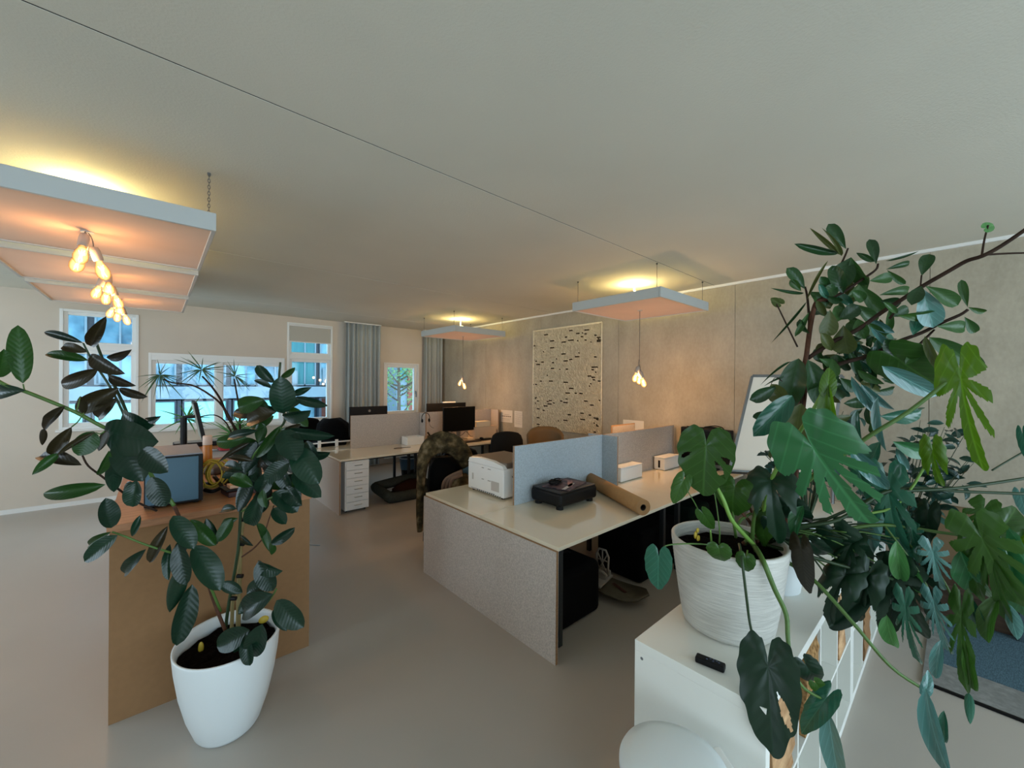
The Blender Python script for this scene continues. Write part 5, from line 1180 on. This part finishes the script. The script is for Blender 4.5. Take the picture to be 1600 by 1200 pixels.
for k in range(34):
    x_, y_ = rl.gauss(412, 20), rl.gauss(712, 38); a_ = rl.uniform(-.4, PI + .4); l_ = rl.uniform(34, 52)
    leafpx(fic, x_, y_, x_ + l_ * math.cos(a_), y_ + l_ * math.sin(a_), l_ * rl.uniform(.36, .5), rl.uniform(2.0, 2.16), rl.choice(['fd', 'fd', 'fg', 'fb']), None, rl.uniform(-35, 35))
MB().ell(A(314, 1012, 2.03), .012, .008, .03).build('plant_food_stake', mat('yellow_stake', 'b9a032', .5), fic, smooth=True)
MB().ell(A(412, 968, 2.18), .025, .01, .02).build('plant_food_stake', MATS['yellow_stake'], fic, smooth=True)
for px, py in ((377, 850), (379, 812), (365, 935), (375, 900)): MB().tube([A(px - 4, py, 2.06), A(px + 4, py, 2.06)], .011, 8).build('plant_tie', M_black, fic)

# ---------------- monstera in the ribbed pot
mon = thing('monstera_plant', 'large monstera in a ribbed white pot on the cube shelf, leaves spilling to the right', 'potted plant', (1.765, .635, .77))
pc = (1.765, .635, .7705); prof = [(.150, 0), (.160, .004)]
NRB = 46
for k in range(NRB):
    z = .012 + .315 * k / NRB; r = .163 + (.213 - .163) * (z / .33) ** .8
    prof += [(r + .0018 * (k % 2), z)]
prof += [(.215, .333), (.2155, .350), (.210, .353), (.203, .352), (.200, .345), (.198, .31)]
pb = MB(); pb.lathe(pc, prof, 64, cap=False); pb.add([(pc[0] + .15 * math.cos(2 * PI * k / 40), pc[1] + .15 * math.sin(2 * PI * k / 40), pc[2]) for k in range(40)], [tuple(range(39, -1, -1))])
pb.build('pot', mat('brushed_white_ceramic', 'c9c7be', .5, .4, noise=.22, nscale=10, stretch=(1, 1, 14), bump=.4, bscale=18), mon, smooth=True)
vs = [(pc[0], pc[1], pc[2] + .31)]
for i in range(1, 5):
    for k in range(24): a = 2 * PI * k / 24; vs.append((pc[0] + .2 * i / 4 * math.cos(a), pc[1] + .2 * i / 4 * math.sin(a), pc[2] + .30 + random.uniform(-.01, .012)))
fs = [(0, 1 + k, 1 + (k + 1) % 24) for k in range(24)]
for i in range(3):
    for k in range(24): a = 1 + i * 24 + k; b = 1 + i * 24 + (k + 1) % 24; fs.append((a, a + 24, b + 24, b))
MB().add(vs, fs).build('soil', M_soil, mon)
mb_ = MB(); s0 = A(1087, 836, 1.62); mb_.ell(s0, .012, .005, .016); mb_.ell(s0 + Vector((.004, -.006, .02)), .009, .005, .010); mb_.ell(s0 + Vector((.006, -.008, -.012)), .012, .005, .012)
mb_.build('plant_food_stake', mat('yellow_stake', 'b9a032', .5), mon, smooth=True)
PD = 1.62
def pet(pts, r0=.006, r1=.004, m_=M_stemg): return stem(mon, pts, r0, r1, m_, 'petiole', n=7)
pet([(1182, 862, 1.64), (1178, 852, 1.6), (1165, 838, 1.56), (1143, 812, 1.53), (1130, 780, 1.52), (1118, 757, 1.54), (1103, 720, 1.56), (1102, 694, 1.55)], .010, .005, M_steml)
pet([(1190, 830, 1.7), (1196, 780, 1.6), (1212, 735, 1.5), (1240, 690, 1.45), (1268, 645, 1.42), (1290, 605, 1.4)], .008, .006, M_steml)
pet([(1245, 770, 1.6), (1280, 735, 1.52), (1315, 712, 1.46), (1360, 680, 1.40), (1420, 643, 1.35), (1485, 592, 1.3)], .009, .006, M_stemg)
pet([(1200, 835, 1.66), (1250, 822, 1.58), (1310, 812, 1.52), (1380, 770, 1.5), (1420, 767, 1.48), (1500, 762, 1.45), (1610, 746, 1.42)], .008, .005, M_stemd)
pet([(1200, 842, 1.66), (1290, 812, 1.55), (1400, 765, 1.5), (1500, 768, 1.45), (1610, 772, 1.4)], .006, .005, M_stemd)
pet([(1220, 845, 1.66), (1300, 830, 1.58), (1380, 820, 1.52), (1470, 832, 1.46), (1530, 840, 1.42)], .008, .005, M_stemg)
pet([(1215, 850, 1.66), (1290, 862, 1.58), (1380, 890, 1.52), (1400, 880, 1.5)], .010, .005, M_stemd)
pet([(1190, 850, 1.66), (1250, 865, 1.55), (1320, 885, 1.5), (1395, 905, 1.46)], .008, .005, M_stemd)
pet([(1225, 875, 1.6), (1270, 905, 1.5), (1330, 970, 1.4), (1390, 1040, 1.33), (1440, 1075, 1.3)], .008, .005, M_stemg)
pet([(1180, 855, 1.56), (1192, 876, 1.43), (1210, 920, 1.41), (1228, 960, 1.4), (1231, 1000, 1.38), (1238, 1045, 1.36), (1256, 1075, 1.35), (1285, 1092, 1.35)], .010, .0045, M_stemg)
pet([(1155, 850, 1.55), (1159, 872, 1.42), (1166, 930, 1.40), (1172, 975, 1.40), (1183, 1018, 1.31), (1198, 1036, 1.26)], .005, .004, M_stemd)
pet([(1140, 855, 1.58), (1095, 850, 1.53), (1060, 850, 1.50), (1040, 853, 1.49), (1031, 862, 1.48)], .003, .0025, M_stemg)
pet([(1100, 815, 1.62), (1085, 785, 1.6), (1068, 758, 1.6)], .0025, .002, M_stemg); pet([(1124, 850, 1.58), (1124, 825, 1.56), (1118, 780, 1.56), (1114, 765, 1.56)], .003, .002, M_stemg)
pet([(1112, 850, 1.6), (1110, 828, 1.58)], .004, .003, M_steml); pet([(1165, 880, 1.52), (1168, 860, 1.56)], .004, .003, M_steml)
pet([(1175, 850, 1.66), (1180, 800, 1.62), (1200, 765, 1.58), (1206, 745, 1.55)], .008, .006, M_stemg); pet([(1150, 840, 1.66), (1145, 800, 1.62), (1150, 765, 1.6)], .006, .004, M_stemg)
pet([(1250, 870, 1.58), (1262, 850, 1.55), (1250, 862, 1.54)], .005, .004, M_stemd); pet([(1330, 805, 1.55), (1400, 790, 1.5), (1450, 720, 1.45), (1457, 703, 1.44)], .005, .004, M_steml)
pet([(1530, 840, 1.42), (1560, 838, 1.40), (1610, 845, 1.38)], .005, .004, M_steml); pet([(1380, 818, 1.52), (1440, 900, 1.45), (1460, 950, 1.42)], .004, .003, M_stemg)
pet([(1550, 735, 1.9), (1575, 720, 1.9), (1610, 700, 1.9)], .004, .004, M_stemd); pet([(1500, 965, 1.4), (1470, 900, 1.44), (1420, 850, 1.5)], .004, .003, M_stemg)
for k in range(24):
    x0_, y0_ = 1185 + rl.uniform(0, 60), 835 + rl.uniform(-15, 25); x1_, y1_ = 1330 + rl.uniform(-20, 150), 850 + rl.uniform(-40, 90)
    pet([(x0_, y0_, 1.66), ((x0_ + x1_) / 2, (y0_ + y1_) / 2 - 12, 1.58), (x1_, y1_, 1.5)], .0045, .0025, rl.choice([M_stemd, M_stemg, M_stemd]))
for k in range(7):
    pet([(1175 + rl.uniform(-20, 40), 850, 1.68), (1170 + rl.uniform(-30, 40), 820, 1.66), (1160 + rl.uniform(-20, 90), 790, 1.64)], .009, .005, rl.choice([M_stemr, M_stemg]))
Mo = [ # bx by tx ty w D mat key roll dD
 (1103,697,1097,776,88,1.54,'mo','m3',0,.0),(1067,752,1051,787,27,1.58,'mo','h0',10,0),(1099,803,1115,829,22,1.57,'mo','h0',10,0),(1029,872,1027,924,42,1.48,'mt','h0',5,0),(1123,857,1125,882,38,1.44,'mo','h1',10,0),
 (1165,872,1163,896,30,1.42,'mo','h1',20,0),(1205,752,1207,820,80,1.52,'md','m4',10,-.1),(1148,762,1138,806,62,1.58,'mo','h1',20,0),(1271,700,1362,838,136,1.36,'mg','m6',5,-.06),
 (1295,600,1313,702,32,1.38,'ml','l0',20,0),(1293,608,1297,574,26,1.38,'ml','h0',20,0),(1501,592,1521,738,84,1.28,'ml','m7',10,-.03),(1457,704,1464,768,40,1.42,'ml','m4',15,0),(1402,560,1468,610,85,1.72,'mo','h0',10,0),
 (1200,1042,1206,1186,102,1.25,'md','m8',0,-.09),(1290,1092,1250,1146,46,1.34,'mt','h0',10,0),(1294,1112,1312,1222,38,1.32,'ms','e0',20,0),(1260,1040,1286,1080,36,1.37,'md','h1',10,0),(1275,1068,1292,1088,20,1.36,'mo','h0',10,0),
 (1320,900,1272,960,70,1.5,'md','m4',10,0),(1390,902,1296,974,90,1.48,'md','m1',10,0),(1412,905,1445,1012,60,1.47,'md','m1',10,0),(1252,860,1260,930,40,1.5,'fb','h0',20,0),(1312,838,1362,905,56,1.54,'md','h1',15,0),
 (1388,765,1402,885,76,1.5,'mt','m1',15,0),(1328,700,1388,765,28,1.46,'ms','l1',10,0),(1400,845,1408,908,32,1.46,'gr','e1',10,0),(1458,865,1470,932,48,1.42,'ms','m2',10,0),(1535,842,1595,965,110,1.3,'mo','m1',10,-.04),
 (1520,850,1518,945,50,1.36,'mo','h1',20,0),(1545,860,1566,985,54,1.3,'mo','m1',15,0),(1575,870,1604,985,64,1.28,'mg','h1',15,0),(1552,838,1604,788,66,1.34,'mo','h1',10,0),(1415,952,1426,1048,44,1.4,'mt','m2',10,0),
 (1460,948,1478,1034,42,1.38,'ms','m2',20,0),(1502,965,1500,1088,48,1.36,'mo','m1',15,0),(1508,1000,1524,1080,22,1.36,'mo','e1',20,0),(1446,1075,1492,1222,40,1.28,'ms','l1',10,0),(1447,1078,1455,1052,22,1.29,'ms','h1',20,0),
 (1475,1110,1476,1160,20,1.3,'mt','e1',20,0),(1514,1083,1516,1132,18,1.36,'mt','e2',10,0),(1330,588,1378,652,16,1.7,'ms','l0',20,0),(1345,600,1398,640,16,1.7,'ms','l1',20,0),(1378,572,1466,618,30,1.66,'ms','e0',20,0),
 (1372,620,1385,705,18,1.66,'ms','l0',20,0),(1340,640,1352,700,16,1.7,'mt','l1',20,0),(1395,690,1455,706,26,1.6,'mg','e1',20,0),(1400,700,1420,735,14,1.62,'ms','l0',10,0),(1375,650,1440,640,26,1.74,'mt','e1',20,0),
 (1360,810,1350,870,40,1.56,'ms','h1',20,0),(1425,880,1448,930,26,1.45,'gr','e1',20,0),(1385,960,1398,1010,30,1.44,'gr','e1',20,0),(1210,820,1235,860,34,1.6,'md','h1',20,0),(1560,900,1600,925,40,1.34,'mt','e1',20,0),
 (1570,940,1590,1000,30,1.3,'ms','e2',20,0),(1515,930,1535,985,26,1.36,'mt','e1',20,0),(1598,680,1604,720,20,1.5,'mt','h0',20,0),(1595,775,1604,810,24,1.45,'ms','h0',20,0),(1255,790,1245,850,26,1.55,'mg','l1',20,0),
 (1450,800,1440,850,40,1.5,'md','h1',20,0),(1345,745,1362,800,40,1.55,'mt','m2',20,0),(1330,850,1300,905,50,1.52,'md','m1',20,0),(1355,900,1330,975,64,1.46,'md','m4',10,0),(1440,900,1455,985,50,1.48,'md','m1',15,0),
 (1535,800,1510,860,56,1.36,'mo','m1',20,0),(1590,850,1560,930,70,1.33,'ml','m1',20,0),(1500,860,1540,930,50,1.38,'mg','e1',25,0),(1560,930,1545,1005,40,1.32,'mo','e1',20,0),(1395,800,1385,850,46,1.55,'mt','m4',20,0),(1425,830,1432,870,34,1.48,'mt','m2',20,0),
 (1270,850,1300,880,30,1.55,'md','h1',30,0),(1375,690,1360,760,40,1.6,'mt','e1',20,0),(1420,860,1400,930,44,1.5,'mt','m1',20,0),(1470,1000,1462,1060,24,1.38,'ms','e1',20,0),(1200,800,1180,850,40,1.62,'mo','h1',30,0),(1235,790,1262,830,40,1.6,'md','h1',30,0),
 (1345,880,1380,940,44,1.52,'md','e1',20,0),(1400,930,1370,1000,50,1.5,'md','h1',20,0),
]
for a in Mo:
    o = leafpx(mon, a[0], a[1], a[2], a[3], a[4], a[5], a[6], a[7], a[8], dD=a[9])

# ---------------- tall tree-like plant in the smooth white pot behind
tre = thing('potted_tree', 'tall thin-branched leafy plant in a smooth white pot behind the monstera', 'potted plant', (2.27, .60, .77))
pc = (2.27, .60, .7705)
MB().lathe(pc, [(.098, 0), (.105, .004), (.118, .10), (.128, .22), (.130, .225), (.124, .226), (.121, .20)], 44, cap=False).build('pot', M_potw, tre, smooth=True)
MB().lathe((pc[0], pc[1], pc[2] + .19), [(.122, 0), (.06, .01), (.001, .014)], 20).build('soil', M_soil, tre)
def br(pts, r0, r1, m_=M_stemb): return stem(tre, pts, r0, r1, m_, 'branch', n=6)
top = (1228, 830, 1.99)
for dx_, m_ in ((-5, M_stemr), (0, M_stemb), (5, M_stemr)):
    br([(1232 + dx_, 846, 1.99), (1236 + dx_, 780, 1.96), (1243 + dx_, 700, 1.93), (1250 + dx_, 640, 1.92), (1258 + dx_, 570, 1.9)], .010, .009, m_)
br([(1255, 600, 1.9), (1262, 540, 1.9), (1268, 500, 1.9), (1276, 472, 1.9), (1292, 468, 1.9)], .011, .010, M_stemr); br([(1252, 590, 1.9), (1264, 520, 1.92), (1262, 470, 1.93), (1258, 448, 1.93)], .008, .004)
br([(1290, 470, 1.9), (1318, 456, 1.88), (1345, 438, 1.86), (1368, 422, 1.85), (1372, 412, 1.85)], .008, .004); br([(1278, 474, 1.9), (1300, 440, 1.9), (1318, 405, 1.9), (1325, 388, 1.9)], .006, .004)
br([(1262, 560, 1.9), (1300, 535, 1.85), (1340, 515, 1.8), (1375, 490, 1.75), (1400, 474, 1.7), (1440, 448, 1.64), (1480, 425, 1.58), (1510, 408, 1.54), (1535, 400, 1.5), (1565, 384, 1.47), (1612, 352, 1.42)], .010, .007)
br([(1268, 590, 1.9), (1308, 570, 1.85), (1360, 555, 1.8), (1400, 535, 1.76), (1440, 520, 1.72), (1470, 505, 1.68), (1500, 492, 1.65), (1512, 484, 1.64)], .010, .006)
br([(1534, 400, 1.5), (1538, 375, 1.5), (1544, 352, 1.5)], .004, .003); br([(1540, 398, 1.5), (1575, 396, 1.48), (1612, 395, 1.46)], .004, .003); br([(1246, 542, 1.9), (1228, 505, 1.9), (1212, 472, 1.9)], .004, .003)
br([(1438, 450, 1.64), (1439, 440, 1.64), (1440, 430, 1.64)], .003, .003); br([(1390, 498, 1.74), (1396, 490, 1.73), (1400, 484, 1.73)], .006, .004); br([(1430, 545, 1.76), (1450, 525, 1.74), (1460, 515, 1.72)], .006, .004)
br([(1245, 650, 1.92), (1225, 640, 1.9), (1212, 605, 1.88)], .003, .002); br([(1244, 620, 1.92), (1215, 590, 1.9), (1205, 600, 1.9)], .002, .0015)
T = [
 (1310,396,1241,381,13,1.9,'td','e1'),(1312,398,1265,356,9,1.9,'to','l0'),(1315,400,1284,356,9,1.88,'to','l1'),(1322,389,1294,350,22,1.9,'td','o0'),(1369,413,1358,374,21,1.85,'td','o0'),(1338,395,1366,409,11,1.87,'td','o1'),
 (1384,408,1436,392,4,1.82,'td','l1'),(1384,421,1421,411,9,1.83,'td','o1'),(1386,422,1415,444,13,1.83,'tg','o0'),(1358,439,1394,433,16,1.84,'tg','o0'),(1330,402,1303,452,40,1.88,'td','o0'),(1330,402,1356,445,30,1.86,'tg','o1'),
 (1342,444,1380,490,26,1.86,'tg','o0'),(1318,458,1300,415,26,1.87,'td','e1'),(1261,468,1294,407,5,1.9,'to','l1'),(1258,452,1229,419,20,1.92,'td','o0'),(1256,458,1204,450,5,1.92,'td','l1'),(1252,455,1234,438,14,1.92,'mo','o0'),
 (1264,456,1292,478,26,1.9,'tg','o0'),(1260,472,1205,536,4,1.9,'td','l1'),(1264,488,1242,526,10,1.9,'tg','o1'),(1297,484,1290,527,30,1.84,'to','o0'),(1330,474,1368,505,24,1.84,'tg','o0'),(1218,474,1206,467,16,1.9,'to','h0'),
 (1374,461,1419,455,13,1.8,'tg','o1'),(1375,470,1408,474,18,1.8,'td','o0'),(1440,431,1452,397,25,1.64,'td','o0'),(1440,447,1424,477,26,1.63,'td','o0'),(1446,447,1497,477,28,1.63,'tg','o0'),(1440,450,1458,512,44,1.66,'ms','o0'),
 (1401,493,1460,489,18,1.68,'mo','o0'),(1402,490,1380,472,12,1.7,'tg','o1'),(1512,480,1502,437,17,1.64,'tg','o0'),(1513,480,1540,487,12,1.64,'mo','o1'),(1507,495,1524,520,20,1.65,'tg','o0'),(1463,510,1508,511,20,1.66,'tg','o0'),
 (1426,524,1434,498,26,1.7,'mt','o0'),(1318,508,1326,553,44,1.82,'to','o0'),(1340,498,1352,530,26,1.82,'tg','o1'),(1541,356,1556,350,16,1.5,'gr','h0'),(1214,603,1171,625,22,1.88,'td','o0'),(1238,618,1177,682,36,1.84,'mt','e1'),
 (1248,560,1232,640,44,1.88,'td','e0'),(1262,562,1284,635,38,1.86,'td','e1'),(1252,630,1236,735,50,1.84,'to','e0'),(1200,641,1176,652,13,1.9,'td','o0'),(1236,565,1188,602,4,1.9,'td','l1'),(1232,588,1193,604,4,1.9,'td','l1'),
 (1232,630,1205,600,30,1.88,'to','e1'),(1452,527,1537,574,34,1.62,'tg','e0'),(1445,525,1482,595,18,1.64,'to','l1'),(1400,560,1382,530,24,1.76,'td','o0'),(1345,525,1330,500,22,1.84,'tg','o1'),(1300,548,1282,520,18,1.86,'to','o1'),
 (1298,508,1316,480,24,1.86,'tg','o0'),(1310,500,1342,478,24,1.86,'td','o0'),(1385,525,1356,505,20,1.8,'tg','o1'),(1362,500,1398,520,16,1.8,'ms','l0'),(1360,510,1418,556,12,1.76,'ms','l1'),(1325,545,1340,585,16,1.84,'td','o1'),
 (1300,560,1306,590,18,1.84,'tg','o0'),(1280,560,1305,575,18,1.86,'tg','o0'),(1312,590,1340,610,20,1.8,'td','o0'),(1340,578,1382,600,14,1.78,'tg','l0'),(1295,600,1318,622,16,1.82,'td','o0'),(1270,640,1300,655,20,1.85,'tg','o0'),
 (1285,595,1262,610,16,1.86,'td','o1'),(1440,540,1415,570,18,1.7,'tg','o1'),(1280,655,1295,690,16,1.82,'td','o0'),(1350,470,1330,455,20,1.86,'tg','o1'),(1308,446,1288,462,20,1.88,'td','o0'),(1295,450,1282,432,16,1.9,'td','o0'),
]
for a in T: leafpx(tre, *a[:7], a[7], rl.uniform(-25, 25))
for k in range(115):
    cx, cy = rl.choice([(1300, 510), (1325, 470), (1345, 540), (1290, 590), (1370, 520), (1325, 560), (1360, 620), (1250, 690), (1390, 580)])
    x_, y_ = rl.gauss(cx, 20), rl.gauss(cy, 20); a = rl.uniform(0, 2 * PI); l = rl.uniform(22, 40)
    leafpx(tre, x_, y_, x_ + l * math.cos(a), y_ + l * math.sin(a), l * rl.uniform(.3, .55), rl.uniform(1.86, 2.05), rl.choice(['td', 'tg', 'td', 'mt', 'to']), rl.choice(['o0', 'o1', 'e1']), rl.uniform(-40, 40))

# ---------------- two small-leaved plants behind
def small_plant(loc, zpot, hpot, rp, clusters, n, Dr, lx, label, seed, sz=(9, 15), pm=M_black):
    t = thing('small_leaved_plant', label, 'potted plant', (loc[0], loc[1], zpot)); r = random.Random(seed)
    MB().lathe((loc[0], loc[1], zpot + .0005), [(rp * .75, 0), (rp * .8, .005), (rp, hpot), (rp * .93, hpot), (rp * .9, hpot - .03)], 28, cap=False).build('pot', pm, t, smooth=True)
    MB().lathe((loc[0], loc[1], zpot + hpot - .035), [(rp * .9, 0), (.001, .005)], 16).build('soil', M_soil, t)
    stems = []
    for (cx, cy, rx, ry) in clusters:
        for q in range(5):
            e = at(r.gauss(cx, rx * .8), r.gauss(cy, ry * .8), D=r.uniform(*Dr)); b0 = Vector((loc[0], loc[1], zpot + hpot - .03)); mid = (b0 + e) / 2 + Vector((0, 0, .12))
            P = bez(b0, mid, e, 9); MB().tube(P, [.006 - .0005 * i for i in range(10)], 5).build('stem', M_stemd, t, smooth=True); stems.append(P)
    per = n // len(stems)
    for P in stems:
        for q in range(per):
            k = 4 + q * 5.4 / per; i = min(8, int(k)); p = P[i].lerp(P[i + 1], k - i) + Vector([r.gauss(0, .035) for _ in range(3)])
            a = Vector([r.gauss(0, 1) for _ in range(3)]); a.z *= .6; a.normalize(); l = r.uniform(*sz) * p.length / FPX * .85
            leaf3(t, p, p + a * l, l * r.uniform(.4, .6), Vector((r.gauss(0, .6), r.gauss(0, .6), 1)) - CF * .9, 's0', LM['sd'])
    return t
small_plant((4.50, .33), 0, .30, .13, [(1400, 690, 35, 30), (1470, 680, 35, 25), (1500, 740, 25, 30), (1440, 760, 35, 30), (1380, 740, 30, 40), (1350, 790, 30, 25)], 290, (2.8, 3.1), None, 'bushy small dark leaved plant against the concrete wall at the right', 4, (12, 20))
small_plant((3.0, .62), .77, .16, .08, [(1200, 700, 14, 22), (1225, 680, 20, 25), (1290, 690, 30, 20), (1310, 650, 25, 25)], 120, (2.3, 2.6), None, 'small dark leaved plant on the cube shelf in front of the whiteboard', 8, (11, 19), M_potw)

# ---------------- dragon tree by the window
dr = thing('dragon_tree', 'spiky dragon tree with thin bent stems before the centre window', 'potted plant', (1.0, 7.1, 0))
MB().lathe((1.0, 7.1, 0.0005), [(.15, 0), (.16, .01), (.20, .42), (.19, .42), (.18, .38)], 32, cap=False).build('pot', mat('terracotta', '8d5b42', .8), dr, smooth=True)
MB().lathe((1.0, 7.1, .38), [(.18, 0), (.001, .01)], 20).build('soil', M_soil, dr)
rb = Vector((1.0, 7.1, .39))
DD = 6.1
def dst(pts, r0, r1):
    P = smoothpath([rb] + [at(x, y, D=D) for x, y, D in [(q[0], q[1], q[2] * .91) for q in pts]], 4); k = len(P)
    return MB().tube(P, [r0 + (r1 - r0) * i / (k - 1) for i in range(k)], 6).build('stem', M_stemb, dr, smooth=True)
dst([(372, 680, 6.2), (355, 650, 6.2), (345, 625, 6.2), (330, 603, 6.2), (316, 588, 6.2)], .018, .011)
dst([(368, 675, 6.1), (348, 635, 6.1), (325, 615, 6.1), (300, 602, 6.1), (270, 598, 6.1), (254, 592, 6.1)], .016, .009)
dst([(376, 680, 6.3), (374, 640, 6.3), (369, 610, 6.3), (366, 592, 6.3)], .014, .009)
dst([(360, 672, 6.0), (340, 650, 6.0), (318, 650, 6.0), (305, 655, 6.0)], .01, .007)
rd = random.Random(21)
def rosette(cx, cy, D, n, L, droop=.5, mk='dr', w=.012):
    c = at(cx, cy, D=D * .91)
    for k in range(n):
        a = 2 * PI * k / n * 2.4 + rd.uniform(-.3, .3); el = rd.uniform(-.9, 1.2); l = L * rd.uniform(.7, 1.1)
        d = Vector((math.cos(a) * math.cos(el), math.sin(a) * math.cos(el), math.sin(el))); tp = c + d * l + Vector((0, 0, -droop * l * math.cos(el)))
        leaf3(dr, c, tp, w, Vector((0, 0, 1)) + d * .01, rd.choice(['d0', 'd1']), LM[mk])
rosette(250, 586, 6.1, 22, .33, .75); rosette(315, 578, 6.2, 24, .36, .1); rosette(367, 588, 6.3, 20, .28, .2); rosette(292, 655, 6.0, 16, .36, .1, 'gr', .02); rosette(372, 665, 6.3, 12, .25, .1, 'gr', .02)
sp_ = thing('spider_plant', 'pale arching grassy plant on the sill below the centre window', 'potted plant', (.95, 8.05, .9))
MB().lathe((.95, 8.1, .72), [(.06, 0), (.085, .14), (.08, .14)], 20, cap=False).build('pot', M_white, sp_, smooth=True)
for k in range(26):
    a = 2 * PI * k / 26; l = rd.uniform(.25, .45); c = Vector((.95, 8.1, .86)); leaf3(sp_, c, c + Vector((math.cos(a) * l, math.sin(a) * l * .35 - .05, rd.uniform(-.12, .3))), .018, Vector((0, 0, 1)), 'd1', LM['gr'])
tag(MB().box(-.1, 1.8, 7.96, YW - .002, 0, .72).build('low_cabinet', M_whitem, bevel=.004), 'low white cabinet under the centre window', 'cabinet')
